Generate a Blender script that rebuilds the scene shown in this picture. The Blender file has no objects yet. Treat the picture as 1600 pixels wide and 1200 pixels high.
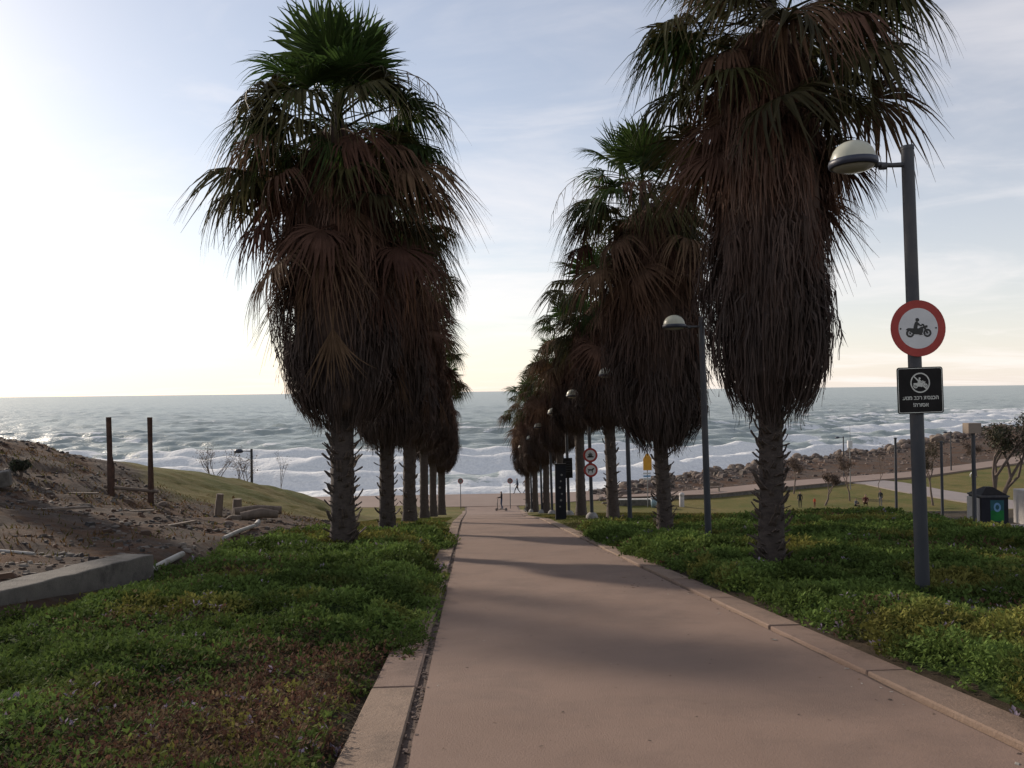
import bpy, bmesh, math, random
import numpy as np
from mathutils import Vector, Matrix, Euler
R = math.radians
scene = bpy.context.scene
# ---------------------------------------------------------------- camera
cam_data = bpy.data.cameras.new('camera'); cam = bpy.data.objects.new('camera', cam_data)
scene.collection.objects.link(cam); scene.camera = cam
cam_data.sensor_width = 36.0; cam_data.lens = 36.0 * 1250 / 1600
cam_data.clip_start = .05; cam_data.clip_end = 60000
cam.matrix_world = Matrix.Translation((0, 0, 1.5)) @ Matrix.Rotation(R(-3.07), 4, 'Z') @ Matrix.Rotation(R(90.5), 4, 'X') @ Matrix.Rotation(R(-.68), 4, 'Z')
scene.render.resolution_x = 1024; scene.render.resolution_y = 768
# ---------------------------------------------------------------- sky and sun
SUN_EL, SUN_AZ = 21.0, -45.0            # azimuth from +Y, negative to the left
world = bpy.data.worlds.new('World'); scene.world = world; world.use_nodes = True
wn, wl = world.node_tree.nodes, world.node_tree.links
wn.clear()
w_out = wn.new('ShaderNodeOutputWorld'); w_bg = wn.new('ShaderNodeBackground')
w_sky = wn.new('ShaderNodeTexSky'); w_sky.sky_type = 'NISHITA'; w_sky.sun_disc = False
w_sky.sun_elevation = R(SUN_EL); w_sky.sun_rotation = R(SUN_AZ)
w_sky.altitude = 0; w_sky.air_density = 1.0; w_sky.dust_density = .45; w_sky.ozone_density = 1.0
w_bg.inputs['Strength'].default_value = .13
# thin cloud: noise on a plane high above, the same all round
tc = wn.new('ShaderNodeTexCoord'); sep = wn.new('ShaderNodeSeparateXYZ'); wl.new(tc.outputs['Generated'], sep.inputs[0])
def wmath(op, a, b=None, clamp=False):
    n = wn.new('ShaderNodeMath'); n.operation = op; n.use_clamp = clamp
    for i, v in enumerate((a, b)):
        if v is None: continue
        if isinstance(v, (int, float)): n.inputs[i].default_value = v
        else: wl.new(v, n.inputs[i])
    return n.outputs[0]
zz = wmath('ADD', wmath('MAXIMUM', sep.outputs[2], 0.0), .07)
cmb = wn.new('ShaderNodeCombineXYZ')
wl.new(wmath('DIVIDE', sep.outputs[0], zz), cmb.inputs[0]); wl.new(wmath('DIVIDE', sep.outputs[1], zz), cmb.inputs[1])
def cloud(scale, detail, lo, hi, loc, dist=.6):
    mp = wn.new('ShaderNodeMapping'); wl.new(cmb.outputs[0], mp.inputs[0]); mp.inputs['Location'].default_value = loc
    mp.inputs['Scale'].default_value = (.75, 1.1, 1)
    nz = wn.new('ShaderNodeTexNoise'); wl.new(mp.outputs[0], nz.inputs['Vector'])
    nz.inputs['Scale'].default_value = scale; nz.inputs['Detail'].default_value = detail; nz.inputs['Roughness'].default_value = .58
    nz.inputs['Distortion'].default_value = dist
    mr = wn.new('ShaderNodeMapRange'); mr.interpolation_type = 'SMOOTHSTEP'
    mr.inputs[1].default_value = lo; mr.inputs[2].default_value = hi; wl.new(nz.outputs[0], mr.inputs[0])
    return mr.outputs[0]
c1 = cloud(.42, 8, .45, .66, (3.1, 1.7, 0)); c2 = cloud(1.5, 6, .50, .78, (.4, 5.2, 0), 1.2)
cfac = wmath('MULTIPLY', wmath('ADD', wmath('MULTIPLY', c1, .75), wmath('MULTIPLY', c2, .35), True), .6)
def wmix(f, a, col):
    m = wn.new('ShaderNodeMix'); m.data_type = 'RGBA'; wl.new(f, m.inputs[0]); wl.new(a, m.inputs[6]); m.inputs[7].default_value = (*col, 1); return m.outputs[2]
# pale haze that thickens towards the horizon, all the way round
veil = wmath('MULTIPLY', wmath('POWER', 2.718, wmath('MULTIPLY', wmath('MAXIMUM', sep.outputs[2], 0.0), -4.5)), .50)
veil = wmath('ADD', veil, .15)
wcol = wmix(veil, w_sky.outputs[0], (8.4, 7.6, 7.45))
wcol = wmix(cfac, wcol, (9.0, 8.4, 8.15))
wl.new(wcol, w_bg.inputs['Color']); wl.new(w_bg.outputs[0], w_out.inputs[0])
sun_dir = Vector((math.sin(R(SUN_AZ)) * math.cos(R(SUN_EL)), math.cos(R(SUN_AZ)) * math.cos(R(SUN_EL)), math.sin(R(SUN_EL))))
sd = bpy.data.lights.new('sun', 'SUN'); sd.energy = 4.4; sd.angle = R(1.6); sd.color = (1, .86, .71)
sun = bpy.data.objects.new('sun', sd); scene.collection.objects.link(sun)
sun.rotation_euler = (-sun_dir).to_track_quat('-Z', 'Y').to_euler(); sun.location = (-20, 20, 30)
scene.view_settings.view_transform = 'Standard'; scene.view_settings.look = 'None'
scene.view_settings.exposure = 0.0; scene.view_settings.gamma = 1.0
# ---------------------------------------------------------------- terrain maths
def smooth(a, b, x):
    t = np.clip((np.asarray(x, float) - a) / (b - a), 0, 1)
    return t * t * (3 - 2 * t)

def _hash(ix, iy, seed):
    n = (ix.astype(np.int64) * 374761393 + iy.astype(np.int64) * 668265263 + seed * 974711) & 0x7fffffff
    n = ((n ^ (n >> 13)) * 1274126177) & 0x7fffffff
    n = n ^ (n >> 16)
    return (n & 0xffff) / 65535.0

def vnoise(x, y, seed=0):
    x = np.asarray(x, float); y = np.asarray(y, float)
    ix = np.floor(x); iy = np.floor(y); fx = x - ix; fy = y - iy
    ix = ix.astype(np.int64); iy = iy.astype(np.int64)
    ux = fx * fx * (3 - 2 * fx); uy = fy * fy * (3 - 2 * fy)
    a = _hash(ix, iy, seed); b = _hash(ix + 1, iy, seed)
    c = _hash(ix, iy + 1, seed); d = _hash(ix + 1, iy + 1, seed)
    return (a * (1 - ux) + b * ux) * (1 - uy) + (c * (1 - ux) + d * ux) * uy

def fbm(x, y, seed=0, octs=4):
    s = 0; a = .5; f = 1.0
    for k in range(octs):
        s = s + a * vnoise(np.asarray(x) * f + 17.3 * k, np.asarray(y) * f - 9.1 * k, seed + k); a *= .5; f *= 2.03
    return s / (1 - .5 ** octs)

PROM = -9.65          # level of the promenade and the lower lawn
SEA = -12.6
def ramp(y):
    """height of the path down to the beach at distance y"""
    y = np.asarray(y, float)
    z1 = -.117 * y
    z2 = -.117 * 34 - .143 * (y - 34)
    z = np.where(y < 34, z1, z2)
    t = np.clip((y - 69) / 9.32, 0, 1)          # ease into the flat promenade
    zf = -.117 * 34 - .143 * (69 - 34) - .143 * 9.32 * (t - t * t / 2)
    return np.where(y > 69, zf, z)
_HP = np.array([
 (-5.6,6,-.45),(-5.8,8,-.62),(-5.7,10,-.78),(-5.3,12.3,-1.02),(-5.4,14,-1.25),(-5.6,17,-1.6),(-5.4,20,-1.95),(-5.6,24,-2.5),
 (-5.7,29,-3.2),(-6.2,34,-3.75),(-7.2,40,-4.3),(-7.0,46,-5.3),(-7.5,52,-6.4),(-8.3,60,-7.7),(-8,70,-9.3),(-8,80,-9.65),
 (-7.5,12,-.85),(-9,9,-.35),(-10,17,-.75),(-8.5,20,-1.5),(-10.75,24,-1.62),(-13,22,-.9),(-14.5,26,-.5),(-17.6,30,.15),(-16,32,-.6),
 (-14.2,32,-1.15),(-12,30,-1.8),(-9,28,-2.5),(-13.2,38,-2.05),(-10.5,42,-3.2),(-9.0,46,-4.35),(-9.5,38,-3.1),
 (-18,38,-1.9),(-16,46,-5.0),(-13,54,-7.2),(-12,64,-9.2),(-20,60,-9.4),(-26,50,-6.5),(-30,40,-2.5),(-25,32,-.2),(-22,25,.2),(-16,15,.1),
 (-30,20,.6),(-30,5,.6),(-14,3,.2),(-9,2,.1),(-40,30,0.3),(-45,60,-8),(-60,40,-2),(-60,70,-9.6),(-30,80,-9.65),(-60,0,.8),(-30,-12,.8),(-8,-12,.9),(-60,-12,.8),
 (-60,85,-9.65),(-20,75,-9.65),(-45,75,-9.65)], float)
def _tps(r):
    return np.where(r > 1e-9, r * r * np.log(np.maximum(r, 1e-9)), 0)
def _fit():
    P = _HP[:, :2]; n = len(P)
    K = _tps(np.linalg.norm(P[:, None] - P[None], axis=2)) + np.eye(n) * .6
    A = np.zeros((n + 3, n + 3)); A[:n, :n] = K; A[:n, n] = 1; A[:n, n+1:] = P; A[n, :n] = 1; A[n+1:, :n] = P.T
    b = np.zeros(n + 3); b[:n] = _HP[:, 2]
    return np.linalg.solve(A, b)
_W = _fit()
def hill(x, y):
    x = np.asarray(x, float); y = np.asarray(y, float); n = len(_HP)
    z = _W[n] + _W[n+1] * x + _W[n+2] * y
    for k in range(n):
        z = z + _W[k] * _tps(np.hypot(x - _HP[k, 0], y - _HP[k, 1]))
    return np.maximum(z, PROM)
# land edge (distance of the sea wall / shore for a given x)
_CX = np.array([-400, -60, -20, 12, 16, 26, 36, 49, 76, 106, 139, 260, 500], float)
_CY = np.array([92, 90, 87, 87, 91, 101, 111, 121, 142, 170, 196, 290, 470], float)
_PX = np.array([14, 16, 25, 38, 56, 78, 93, 140, 300], float)      # seaward edge of the promenade on the right
_PY = np.array([84, 83, 86, 93, 100, 114, 126, 160, 270], float)
def coast(x):
    return np.interp(x, _CX, _CY)
def terrain(x, y):
    x = np.asarray(x, float); y = np.asarray(y, float)
    r = ramp(y)
    z = r + 0.0 * x
    # left hill
    w = smooth(-4.7, -5.7, x)
    zh = hill(x, y) + (.26 * (fbm(x * .8, y * .8, 5, 5) - .5) + .10 * (vnoise(x * 2.6, y * 2.6, 6) - .5)) * smooth(-5, -7, x) * smooth(60, 40, y)
    z = z * (1 - w) + zh * w
    # the slope to the right of the palms falls faster to the lower lawn
    zr = np.where(y < 33, r, np.maximum(-.117 * 33 - (y - 33) * .117 - .011 * np.maximum(y - 33, 0) ** 2, PROM - .15))
    wr = smooth(9, 17, x)
    z = z * (1 - wr) + np.where(y < 70, zr, np.minimum(zr, r)) * wr
    # verges lie slightly above the path edges
    z = z + .05 * smooth(3.3, 4.2, x) * smooth(74, 66, y)
    # right: gentle waves of the lawn, dirt shelf beyond
    z = z + .25 * (fbm(x * .06, y * .06, 9, 2) - .5) * smooth(10, 22, x) * smooth(30, 45, y)
    # ground beyond the right promenade edge: bumpy dirt
    e = coast(x) - y
    pe = np.interp(x, _PX, _PY)
    z = z + smooth(0, 8, y - pe) * smooth(14, 26, x) * (1.5 * (fbm(x * .11, y * .11, 21, 4) - .45) + 0.5 * smooth(60, 140, x))
    # fall to below the sea at the land edge
    drop = smooth(0, 5.0, -e)
    z = z * (1 - drop) + (SEA - 2.5) * drop
    return z
# ---------------------------------------------------------------- helpers
COL = scene.collection
rng = np.random.default_rng(7); random.seed(7)
def tag(o, label, cat, group=None):
    o['label'] = label; o['category'] = cat
    if group: o['group'] = group
    return o
def empty(name, loc=(0, 0, 0), rz=0.0):
    o = bpy.data.objects.new(name, None); COL.objects.link(o); o.location = loc; o.rotation_euler = (0, 0, rz)
    o.empty_display_size = .2
    return o
def thing(name, label, cat, loc=(0, 0, 0), rz=0.0, group=None):
    return tag(empty(name, loc, rz), label, cat, group)
def link(name, me, parent=None, loc=None, rot=None, scale=None):
    o = bpy.data.objects.new(name, me); COL.objects.link(o)
    if parent is not None: o.parent = parent
    if loc is not None: o.location = loc
    if rot is not None: o.rotation_euler = rot
    if scale is not None: o.scale = scale
    return o
def np_mesh(name, V, F, mat=None, smooth_=False, colors=None, attrs=None):
    """V (n,3), F (m,k) with constant k"""
    me = bpy.data.meshes.new(name); V = np.asarray(V, np.float32); F = np.asarray(F, np.int32)
    k = F.shape[1]; m = len(F)
    me.vertices.add(len(V)); me.vertices.foreach_set('co', V.ravel())
    me.loops.add(m * k); me.loops.foreach_set('vertex_index', F.ravel())
    me.polygons.add(m); me.polygons.foreach_set('loop_start', np.arange(0, m * k, k, dtype=np.int32))
    me.polygons.foreach_set('loop_total', np.full(m, k, np.int32))
    me.update(calc_edges=True)
    me.polygons.foreach_set('use_smooth', np.full(m, bool(smooth_)))
    if colors is not None:
        a = me.color_attributes.new('Col', 'FLOAT_COLOR', 'POINT')
        c = np.ones((len(V), 4), np.float32); c[:, :3] = colors; a.data.foreach_set('color', c.ravel())
    for nm, val in (attrs or {}).items():
        a = me.attributes.new(nm, 'FLOAT', 'POINT'); a.data.foreach_set('value', np.asarray(val, np.float32))
    if mat is not None: me.materials.append(mat)
    return me
class MB:
    """collects shapes into one mesh"""
    def __init__(s): s.v = []; s.f = []; s.m = []; s.sm = []; s.cur = 0
    def add(s, vs, fs, sm=False):
        b = len(s.v); s.v += [tuple(p) for p in vs]
        for f in fs: s.f.append(tuple(b + i for i in f)); s.m.append(s.cur); s.sm.append(sm)
    def box(s, c, size, rot=None, taper=1.0):
        x, y, z = (k / 2 for k in size); M_ = rot.to_matrix() if isinstance(rot, Euler) else rot
        vs = [Vector((sx * x * (taper if sz > 0 else 1), sy * y * (taper if sz > 0 else 1), sz * z)) for sz in (-1, 1) for sy in (-1, 1) for sx in (-1, 1)]
        vs = [(M_ @ v if M_ else v) + Vector(c) for v in vs]
        s.add(vs, [(0, 2, 3, 1), (4, 5, 7, 6), (0, 1, 5, 4), (2, 6, 7, 3), (0, 4, 6, 2), (1, 3, 7, 5)]); return s
    def tube(s, pts, rad, n=8, cap=True, sm=True):
        pts = [Vector(p) for p in pts]; k = len(pts)
        if not hasattr(rad, '__len__'): rad = [rad] * k
        vs = []; up = Vector((0, 0, 1)); prev = None
        for i, p in enumerate(pts):
            d = (pts[min(i + 1, k - 1)] - pts[max(i - 1, 0)]).normalized()
            if prev is None:
                a = d.cross(up) if abs(d.z) < .95 else d.cross(Vector((1, 0, 0)))
            else: a = prev - d * prev.dot(d)
            a.normalize(); prev = a; b = d.cross(a)
            for j in range(n):
                t = 2 * math.pi * j / n; vs.append(p + (a * math.cos(t) + b * math.sin(t)) * rad[i])
        fs = [(i * n + j, i * n + (j + 1) % n, (i + 1) * n + (j + 1) % n, (i + 1) * n + j) for i in range(k - 1) for j in range(n)]
        s.add(vs, fs, sm)
        if cap: s.add(vs[:n], [tuple(range(n - 1, -1, -1))]); s.add(vs[-n:], [tuple(range(n))])
        return s
    def lathe(s, prof, n=20, c=(0, 0, 0), sm=True):
        c = Vector(c); k = len(prof)
        vs = [c + Vector((r * math.cos(2 * math.pi * j / n), r * math.sin(2 * math.pi * j / n), z)) for r, z in prof for j in range(n)]
        fs = [(i * n + j, i * n + (j + 1) % n, (i + 1) * n + (j + 1) % n, (i + 1) * n + j) for i in range(k - 1) for j in range(n)]
        s.add(vs, fs, sm); return s
    def prism(s, poly, y0, y1):
        """polygon in the xz plane (counter clockwise seen from -y), from y0 (front) to y1"""
        n = len(poly); vs = [(x, y0, z) for x, z in poly] + [(x, y1, z) for x, z in poly]
        s.add(vs, [tuple(range(n)), tuple(range(2 * n - 1, n - 1, -1))] + [(i, i + n, (i + 1) % n + n, (i + 1) % n) for i in range(n)]); return s
    def ring(s, cx, cz, r0, r1, y0, y1, n=32):
        vs = []
        for y in (y0, y1):
            for r in (r0, r1):
                vs += [(cx + r * math.cos(2 * math.pi * j / n), y, cz + r * math.sin(2 * math.pi * j / n)) for j in range(n)]
        fs = []
        for j in range(n):
            k = (j + 1) % n
            fs += [(j, k, n + k, n + j), (2 * n + j, 3 * n + j, 3 * n + k, 2 * n + k), (n + j, n + k, 3 * n + k, 3 * n + j), (j, 2 * n + j, 2 * n + k, k)]
        s.add(vs, fs); return s
    def ball(s, c, r, n=10, sq=(1, 1, 1)):
        k = max(4, n // 2 + 1)
        vs = [(c[0] + r * sq[0] * math.sin(math.pi * i / k) * math.cos(2 * math.pi * j / n), c[1] + r * sq[1] * math.sin(math.pi * i / k) * math.sin(2 * math.pi * j / n), c[2] + r * sq[2] * math.cos(math.pi * i / k)) for i in range(k + 1) for j in range(n)]
        s.add(vs, [(i * n + j, (i + 1) * n + j, (i + 1) * n + (j + 1) % n, i * n + (j + 1) % n) for i in range(k) for j in range(n)], True); return s
    def mesh(s, name, mats):
        me = bpy.data.meshes.new(name); me.from_pydata(s.v, [], s.f)
        for m in (mats if isinstance(mats, (list, tuple)) else [mats]): me.materials.append(m)
        me.polygons.foreach_set('material_index', s.m); me.polygons.foreach_set('use_smooth', s.sm)
        me.validate(); me.update(); return me
    def build(s, name, mats, parent=None, loc=None, rot=None, bevel=0):
        o = link(name, s.mesh(name, mats), parent, loc, rot)
        if bevel:
            b = o.modifiers.new('bevel', 'BEVEL'); b.width = bevel; b.segments = 2; b.limit_method = 'ANGLE'
        return o
# ---------------------------------------------------------------- materials
MATS = {}
def mat(name, c1, c2=None, scale=4.0, rough=.7, bump=0.0, bscale=None, metal=0.0, spec=.5, objrand=0.0, vcol=False, trans=0.0, stretch=(1, 1, 1), detail=6, c3=None, s3=.6):
    m = bpy.data.materials.new(name); m.use_nodes = True; MATS[name] = m
    N, L = m.node_tree.nodes, m.node_tree.links; bs = N['Principled BSDF']
    bs.inputs['Roughness'].default_value = rough; bs.inputs['Metallic'].default_value = metal; bs.inputs['Specular IOR Level'].default_value = spec
    c2 = c2 or tuple(min(1, v * 1.3) for v in c1)
    tcn = N.new('ShaderNodeTexCoord'); mp = N.new('ShaderNodeMapping'); L.new(tcn.outputs['Object'], mp.inputs[0]); mp.inputs['Scale'].default_value = stretch
    nz = N.new('ShaderNodeTexNoise'); L.new(mp.outputs[0], nz.inputs['Vector']); nz.inputs['Scale'].default_value = scale; nz.inputs['Detail'].default_value = detail; nz.inputs['Roughness'].default_value = .62
    rp = N.new('ShaderNodeValToRGB'); L.new(nz.outputs[0], rp.inputs[0])
    rp.color_ramp.elements[0].position = .32; rp.color_ramp.elements[1].position = .68
    rp.color_ramp.elements[0].color = (*c1, 1); rp.color_ramp.elements[1].color = (*c2, 1)
    col = rp.outputs[0]
    if c3:
        n3 = N.new('ShaderNodeTexNoise'); L.new(mp.outputs[0], n3.inputs['Vector']); n3.inputs['Scale'].default_value = s3; n3.inputs['Detail'].default_value = 7; n3.inputs['Roughness'].default_value = .7
        r3 = N.new('ShaderNodeMapRange'); r3.inputs[1].default_value = .5; r3.inputs[2].default_value = .66; L.new(n3.outputs[0], r3.inputs[0])
        mx = N.new('ShaderNodeMix'); mx.data_type = 'RGBA'; L.new(r3.outputs[0], mx.inputs[0]); L.new(col, mx.inputs[6]); mx.inputs[7].default_value = (*c3, 1); col = mx.outputs[2]
    if vcol:
        at_ = N.new('ShaderNodeAttribute'); at_.attribute_name = 'Col'
        mx = N.new('ShaderNodeMix'); mx.data_type = 'RGBA'; mx.blend_type = 'MULTIPLY'; mx.inputs[0].default_value = 1
        L.new(col, mx.inputs[6]); L.new(at_.outputs['Color'], mx.inputs[7]); col = mx.outputs[2]
    if objrand:
        oi = N.new('ShaderNodeObjectInfo'); hs = N.new('ShaderNodeHueSaturation'); L.new(col, hs.inputs['Color'])
        mr = N.new('ShaderNodeMapRange'); mr.inputs[3].default_value = 1 - objrand; mr.inputs[4].default_value = 1 + objrand; L.new(oi.outputs['Random'], mr.inputs[0]); L.new(mr.outputs[0], hs.inputs['Value'])
        mh = N.new('ShaderNodeMapRange'); mh.inputs[3].default_value = .5 - objrand * .06; mh.inputs[4].default_value = .5 + objrand * .06; L.new(oi.outputs['Random'], mh.inputs[0]); L.new(mh.outputs[0], hs.inputs['Hue'])
        col = hs.outputs[0]
    L.new(col, bs.inputs['Base Color'])
    if bump:
        nb = N.new('ShaderNodeTexNoise'); L.new(mp.outputs[0], nb.inputs['Vector']); nb.inputs['Scale'].default_value = bscale or scale * 4; nb.inputs['Detail'].default_value = 8; nb.inputs['Roughness'].default_value = .7
        bp = N.new('ShaderNodeBump'); bp.inputs['Strength'].default_value = bump; bp.inputs['Distance'].default_value = .03; L.new(nb.outputs[0], bp.inputs['Height']); L.new(bp.outputs[0], bs.inputs['Normal'])
    if trans:
        out = N['Material Output']; tr = N.new('ShaderNodeBsdfTranslucent'); L.new(col, tr.inputs['Color']); ms = N.new('ShaderNodeMixShader'); ms.inputs[0].default_value = trans
        L.new(bs.outputs[0], ms.inputs[1]); L.new(tr.outputs[0], ms.inputs[2]); L.new(ms.outputs[0], out.inputs['Surface'])
    return m
mat('path_concrete', (.182, .117, .085), (.213, .141, .105), 1.1, .8, .35, 70, detail=12, c3=(.152, .100, .075), s3=.6)
mat('kerb_concrete', (.192, .128, .092), (.238, .165, .122), 2.2, .85, .6, 45, objrand=.12, detail=9, c3=(.135, .091, .067), s3=1.6)
mat('grey_concrete', (.10, .090, .078), (.165, .148, .128), 2.5, .9, .8, 24, detail=10, c3=(.062, .056, .048), s3=1.9)
mat('promenade', (.20, .14, .108), (.24, .172, .136), .25, .8, .1, 12)
mat('lawn_path', (.22, .185, .17), (.26, .22, .205), .5, .8, .1, 12)
mat('white_kerb', (.55, .52, .47), (.68, .65, .60), 3, .7, .3, 30, objrand=.06)
mat('trunk', (.040, .030, .026), (.090, .068, .056), 9, .9, .8, 26, stretch=(1, 1, 2.5))
mat('leaf_stub', (.050, .036, .029), (.115, .083, .066), 12, .85, .4, 40)
mat('dead_frond', (.8, .8, .8), (1, 1, 1), 3, .85, vcol=True, spec=.2, trans=.12)
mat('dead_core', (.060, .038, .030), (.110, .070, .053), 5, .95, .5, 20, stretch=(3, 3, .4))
mat('green_frond', (.024, .044, .011), (.048, .078, .019), 2.2, .55, objrand=.3, trans=.45, spec=.2)
mat('olive_frond', (.036, .034, .013), (.070, .062, .024), 2.2, .6, objrand=.3, trans=.25, spec=.15)
mat('brown_frond', (.075, .043, .029), (.150, .088, .060), 2.2, .85, objrand=.3, trans=.2, spec=.1)
mat('flower_stalk', (.11, .08, .055), (.18, .135, .09), 6, .8)
mat('cover_leaf', (.85, .85, .85), (1.1, 1.1, 1.1), 1.3, .85, vcol=True, trans=.30, spec=.08)
mat('pole_grey', (.045, .048, .056), (.065, .068, .078), 3, .55, .08, 60, metal=.1, spec=.25, stretch=(1, 1, .3), c3=(.085, .08, .08), s3=3)
mat('lamp_dome', (.52, .52, .42), (.60, .60, .50), 4, .35, trans=.25)
mat('lamp_ring', (.02, .025, .045), (.03, .035, .055), 4, .45)
mat('lamp_bowl', (.25, .25, .22), (.32, .32, .28), 4, .2)
mat('steel_band', (.35, .36, .37), (.45, .46, .47), 8, .4, metal=.8)
mat('sign_red', (.30, .034, .028), (.37, .05, .04), 5, .5, .05, 20, spec=.3)
mat('sign_white', (.52, .52, .53), (.60, .60, .61), 4, .45)
mat('sign_black', (.010, .009, .009), (.018, .016, .016), 6, .65, spec=.15)
mat('icon_black', (.008, .008, .008), (.012, .012, .012), 6, .5)
mat('sign_line', (.50, .50, .46), (.58, .58, .54), 8, .5)
mat('sign_back', (.20, .20, .20), (.28, .28, .28), 5, .5, metal=.5)
mat('sign_yellow', (.55, .26, .02), (.64, .32, .03), 3, .5)
mat('sign_blue', (.10, .22, .38), (.14, .28, .45), 5, .5)
mat('rusty_steel', (.040, .022, .016), (.10, .050, .032), 7, .85, .5, 40)
mat('weathered_wood', (.10, .075, .058), (.20, .155, .12), 6, .9, .5, 30, stretch=(1, 1, .2))
mat('white_pipe', (.28, .265, .24), (.38, .36, .33), 3, .6, c3=(.16, .14, .115), s3=2)
mat('stone', (.105, .080, .064), (.205, .158, .128), 2.2, .95, .6, 9, objrand=.22, c3=(.085, .065, .053), s3=.9)
mat('ball_concrete', (.20, .19, .18), (.28, .265, .25), 6, .8, .3, 30)
mat('bin_dark', (.014, .015, .020), (.022, .023, .03), 3, .7, spec=.15)
mat('bin_panel', (.36, .33, .31), (.44, .41, .385), 4, .7)
mat('poster_green', (.01, .10, .028), (.02, .17, .04), 2.5, .6, spec=.15)
mat('poster_teal', (.02, .07, .085), (.03, .095, .11), 3, .6, spec=.15)
mat('bin_blue', (.18, .27, .32), (.24, .33, .38), 4, .5)
mat('scooter_dark', (.02, .02, .022), (.035, .035, .04), 5, .5)
mat('rubber', (.012, .012, .012), (.02, .02, .02), 8, .9)
mat('twig', (.10, .075, .06), (.17, .13, .11), 6, .9)
mat('tree_leaf_brown', (.9, .9, .9), (1.1, 1.1, 1.1), 2, .8, vcol=True, trans=.2)
mat('soil_crack', (.07, .05, .04), (.13, .09, .07), 20, .95, .6, 90)
mat('debris', (.9, .9, .9), (1.1, 1.1, 1.1), 3, .85, vcol=True)
mat('skin', (.36, .22, .16), (.40, .25, .18), 8, .6)
mat('hair', (.02, .015, .012), (.035, .025, .02), 20, .6)
for nm, c in dict(black=(.018, .018, .022), navy=(.022, .028, .05), dark_red=(.09, .025, .025), orange=(.42, .07, .03), grey=(.10, .10, .11), white=(.6, .6, .6), brown=(.07, .04, .03), denim=(.04, .06, .11)).items():
    mat('cloth_' + nm, c, tuple(v * 1.35 for v in c), 14, .9, .2, 60)
mat('mat_under', (.6, .6, .6), (1.4, 1.4, 1.4), 22, .95, 1.0, 30, vcol=True, spec=.1)
mat('beige_box', (.21, .165, .13), (.26, .21, .17), 4, .8)
# ---------------------------------------------------------------- ground
def structure(o, label=None):
    o['kind'] = 'structure'
    if label: o['label'] = label
    return o
def grid_faces(nx, ny):
    i = np.arange(nx - 1)[None, :] + nx * np.arange(ny - 1)[:, None]
    return np.stack([i, i + 1, i + nx + 1, i + nx], -1).reshape(-1, 4)
def seg(*parts):
    return np.unique(np.concatenate([np.arange(a, b, s) for a, b, s in parts]).round(4))
def right_edge(y):
    return 2.97 + 1.5 * smooth(44, 68, y)
def kerb_line(y):                       # white kerb between the planted slope and the paved pad on the right
    return 12.0 + (np.asarray(y, float) - 16.8) * .315
def cover_end(x):                       # where the ground cover gives way to the lawn on the right
    return np.interp(x, [3, 5, 9, 14, 20], [25.5, 27, 28.5, 31, 33])
gx = seg((-420, -60, 40), (-60, -20, 1.5), (-20, 20, .3), (20, 60, 1.0), (60, 440, 4.0))
gy = seg((-14, 3, 1), (3, 42, .3), (42, 100, .7), (100, 210, 2.5), (210, 500, 8))
GX, GY = np.meshgrid(gx, gy)
GZ = terrain(np.maximum(GX, -60), GY)
under = smooth(-1.0, -.68, GX) * smooth(.32, .05, GX - right_edge(GY)) * smooth(79, 77.5, GY)
GZ = GZ - .07 * under
pe_ = np.interp(GX, _PX, _PY)
lawnR = np.maximum(smooth(-.8, .8, GY - cover_end(GX) + 2 * (fbm(GX * .5, GY * .5, 3) - .5)) * smooth(2.5, 3.2, GX), 0) * smooth(.5, -.5, GY - pe_)
lawnL = smooth(25.5, 28.5, GY + 3 * (fbm(GX * .6, GY * .6, 8) - .5)) * smooth(-5.6, -4.8, GX) * smooth(3, 2.5, GX)
bnd = np.maximum(29 + .9 * (GX + 10.5), 29 - 1.3 * (GX + 10.5))
lawnH = smooth(-.9, .9, GY - bnd + 2.2 * (fbm(GX * .7, GY * .7, 12) - .5)) * smooth(-4.8, -5.6, GX)
lawn = np.clip(lawnR + lawnL + lawnH, 0, 1)
dirtR = smooth(-.3, .6, GY - pe_) * smooth(12, 15, GX)
dirtL = smooth(-4.7, -5.3, GX) * (1 - lawnH)
dirt = np.clip(dirtR + dirtL, 0, 1)
gm = bpy.data.materials.new('ground_cover_soil'); gm.use_nodes = True
N, L = gm.node_tree.nodes, gm.node_tree.links; bs = N['Principled BSDF']; bs.inputs['Roughness'].default_value = .95; bs.inputs['Specular IOR Level'].default_value = .15
tcn = N.new('ShaderNodeTexCoord')
def gnoise(scale, detail=7, rough=.65):
    n = N.new('ShaderNodeTexNoise'); L.new(tcn.outputs['Object'], n.inputs['Vector']); n.inputs['Scale'].default_value = scale; n.inputs['Detail'].default_value = detail; n.inputs['Roughness'].default_value = rough; return n.outputs[0]
def ramp3(fac, stops):
    r = N.new('ShaderNodeValToRGB'); L.new(fac, r.inputs[0]); e = r.color_ramp.elements
    while len(e) < len(stops): e.new(.5)
    for k, (p, c) in enumerate(stops): e[k].position = p; e[k].color = (*c, 1)
    return r.outputs[0]
def gmix(f, a, b):
    m = N.new('ShaderNodeMix'); m.data_type = 'RGBA'; L.new(f, m.inputs[0]); L.new(a, m.inputs[6]); L.new(b, m.inputs[7]); return m.outputs[2]
def gattr(n):
    a = N.new('ShaderNodeAttribute'); a.attribute_name = n; return a.outputs['Fac']
soil_c = ramp3(gnoise(3), [(.3, (.035, .028, .018)), (.55, (.055, .042, .028)), (.75, (.085, .06, .04))])
lawn_c = gmix(ramp3(gnoise(.22, 12, .8), [(.40, (0, 0, 0)), (.60, (1, 1, 1))]), ramp3(gnoise(9, 8, .75), [(.3, (.058, .066, .014)), (.7, (.115, .118, .028))]), ramp3(gnoise(6, 8, .75), [(.3, (.115, .086, .027)), (.7, (.19, .15, .055))]))
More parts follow.
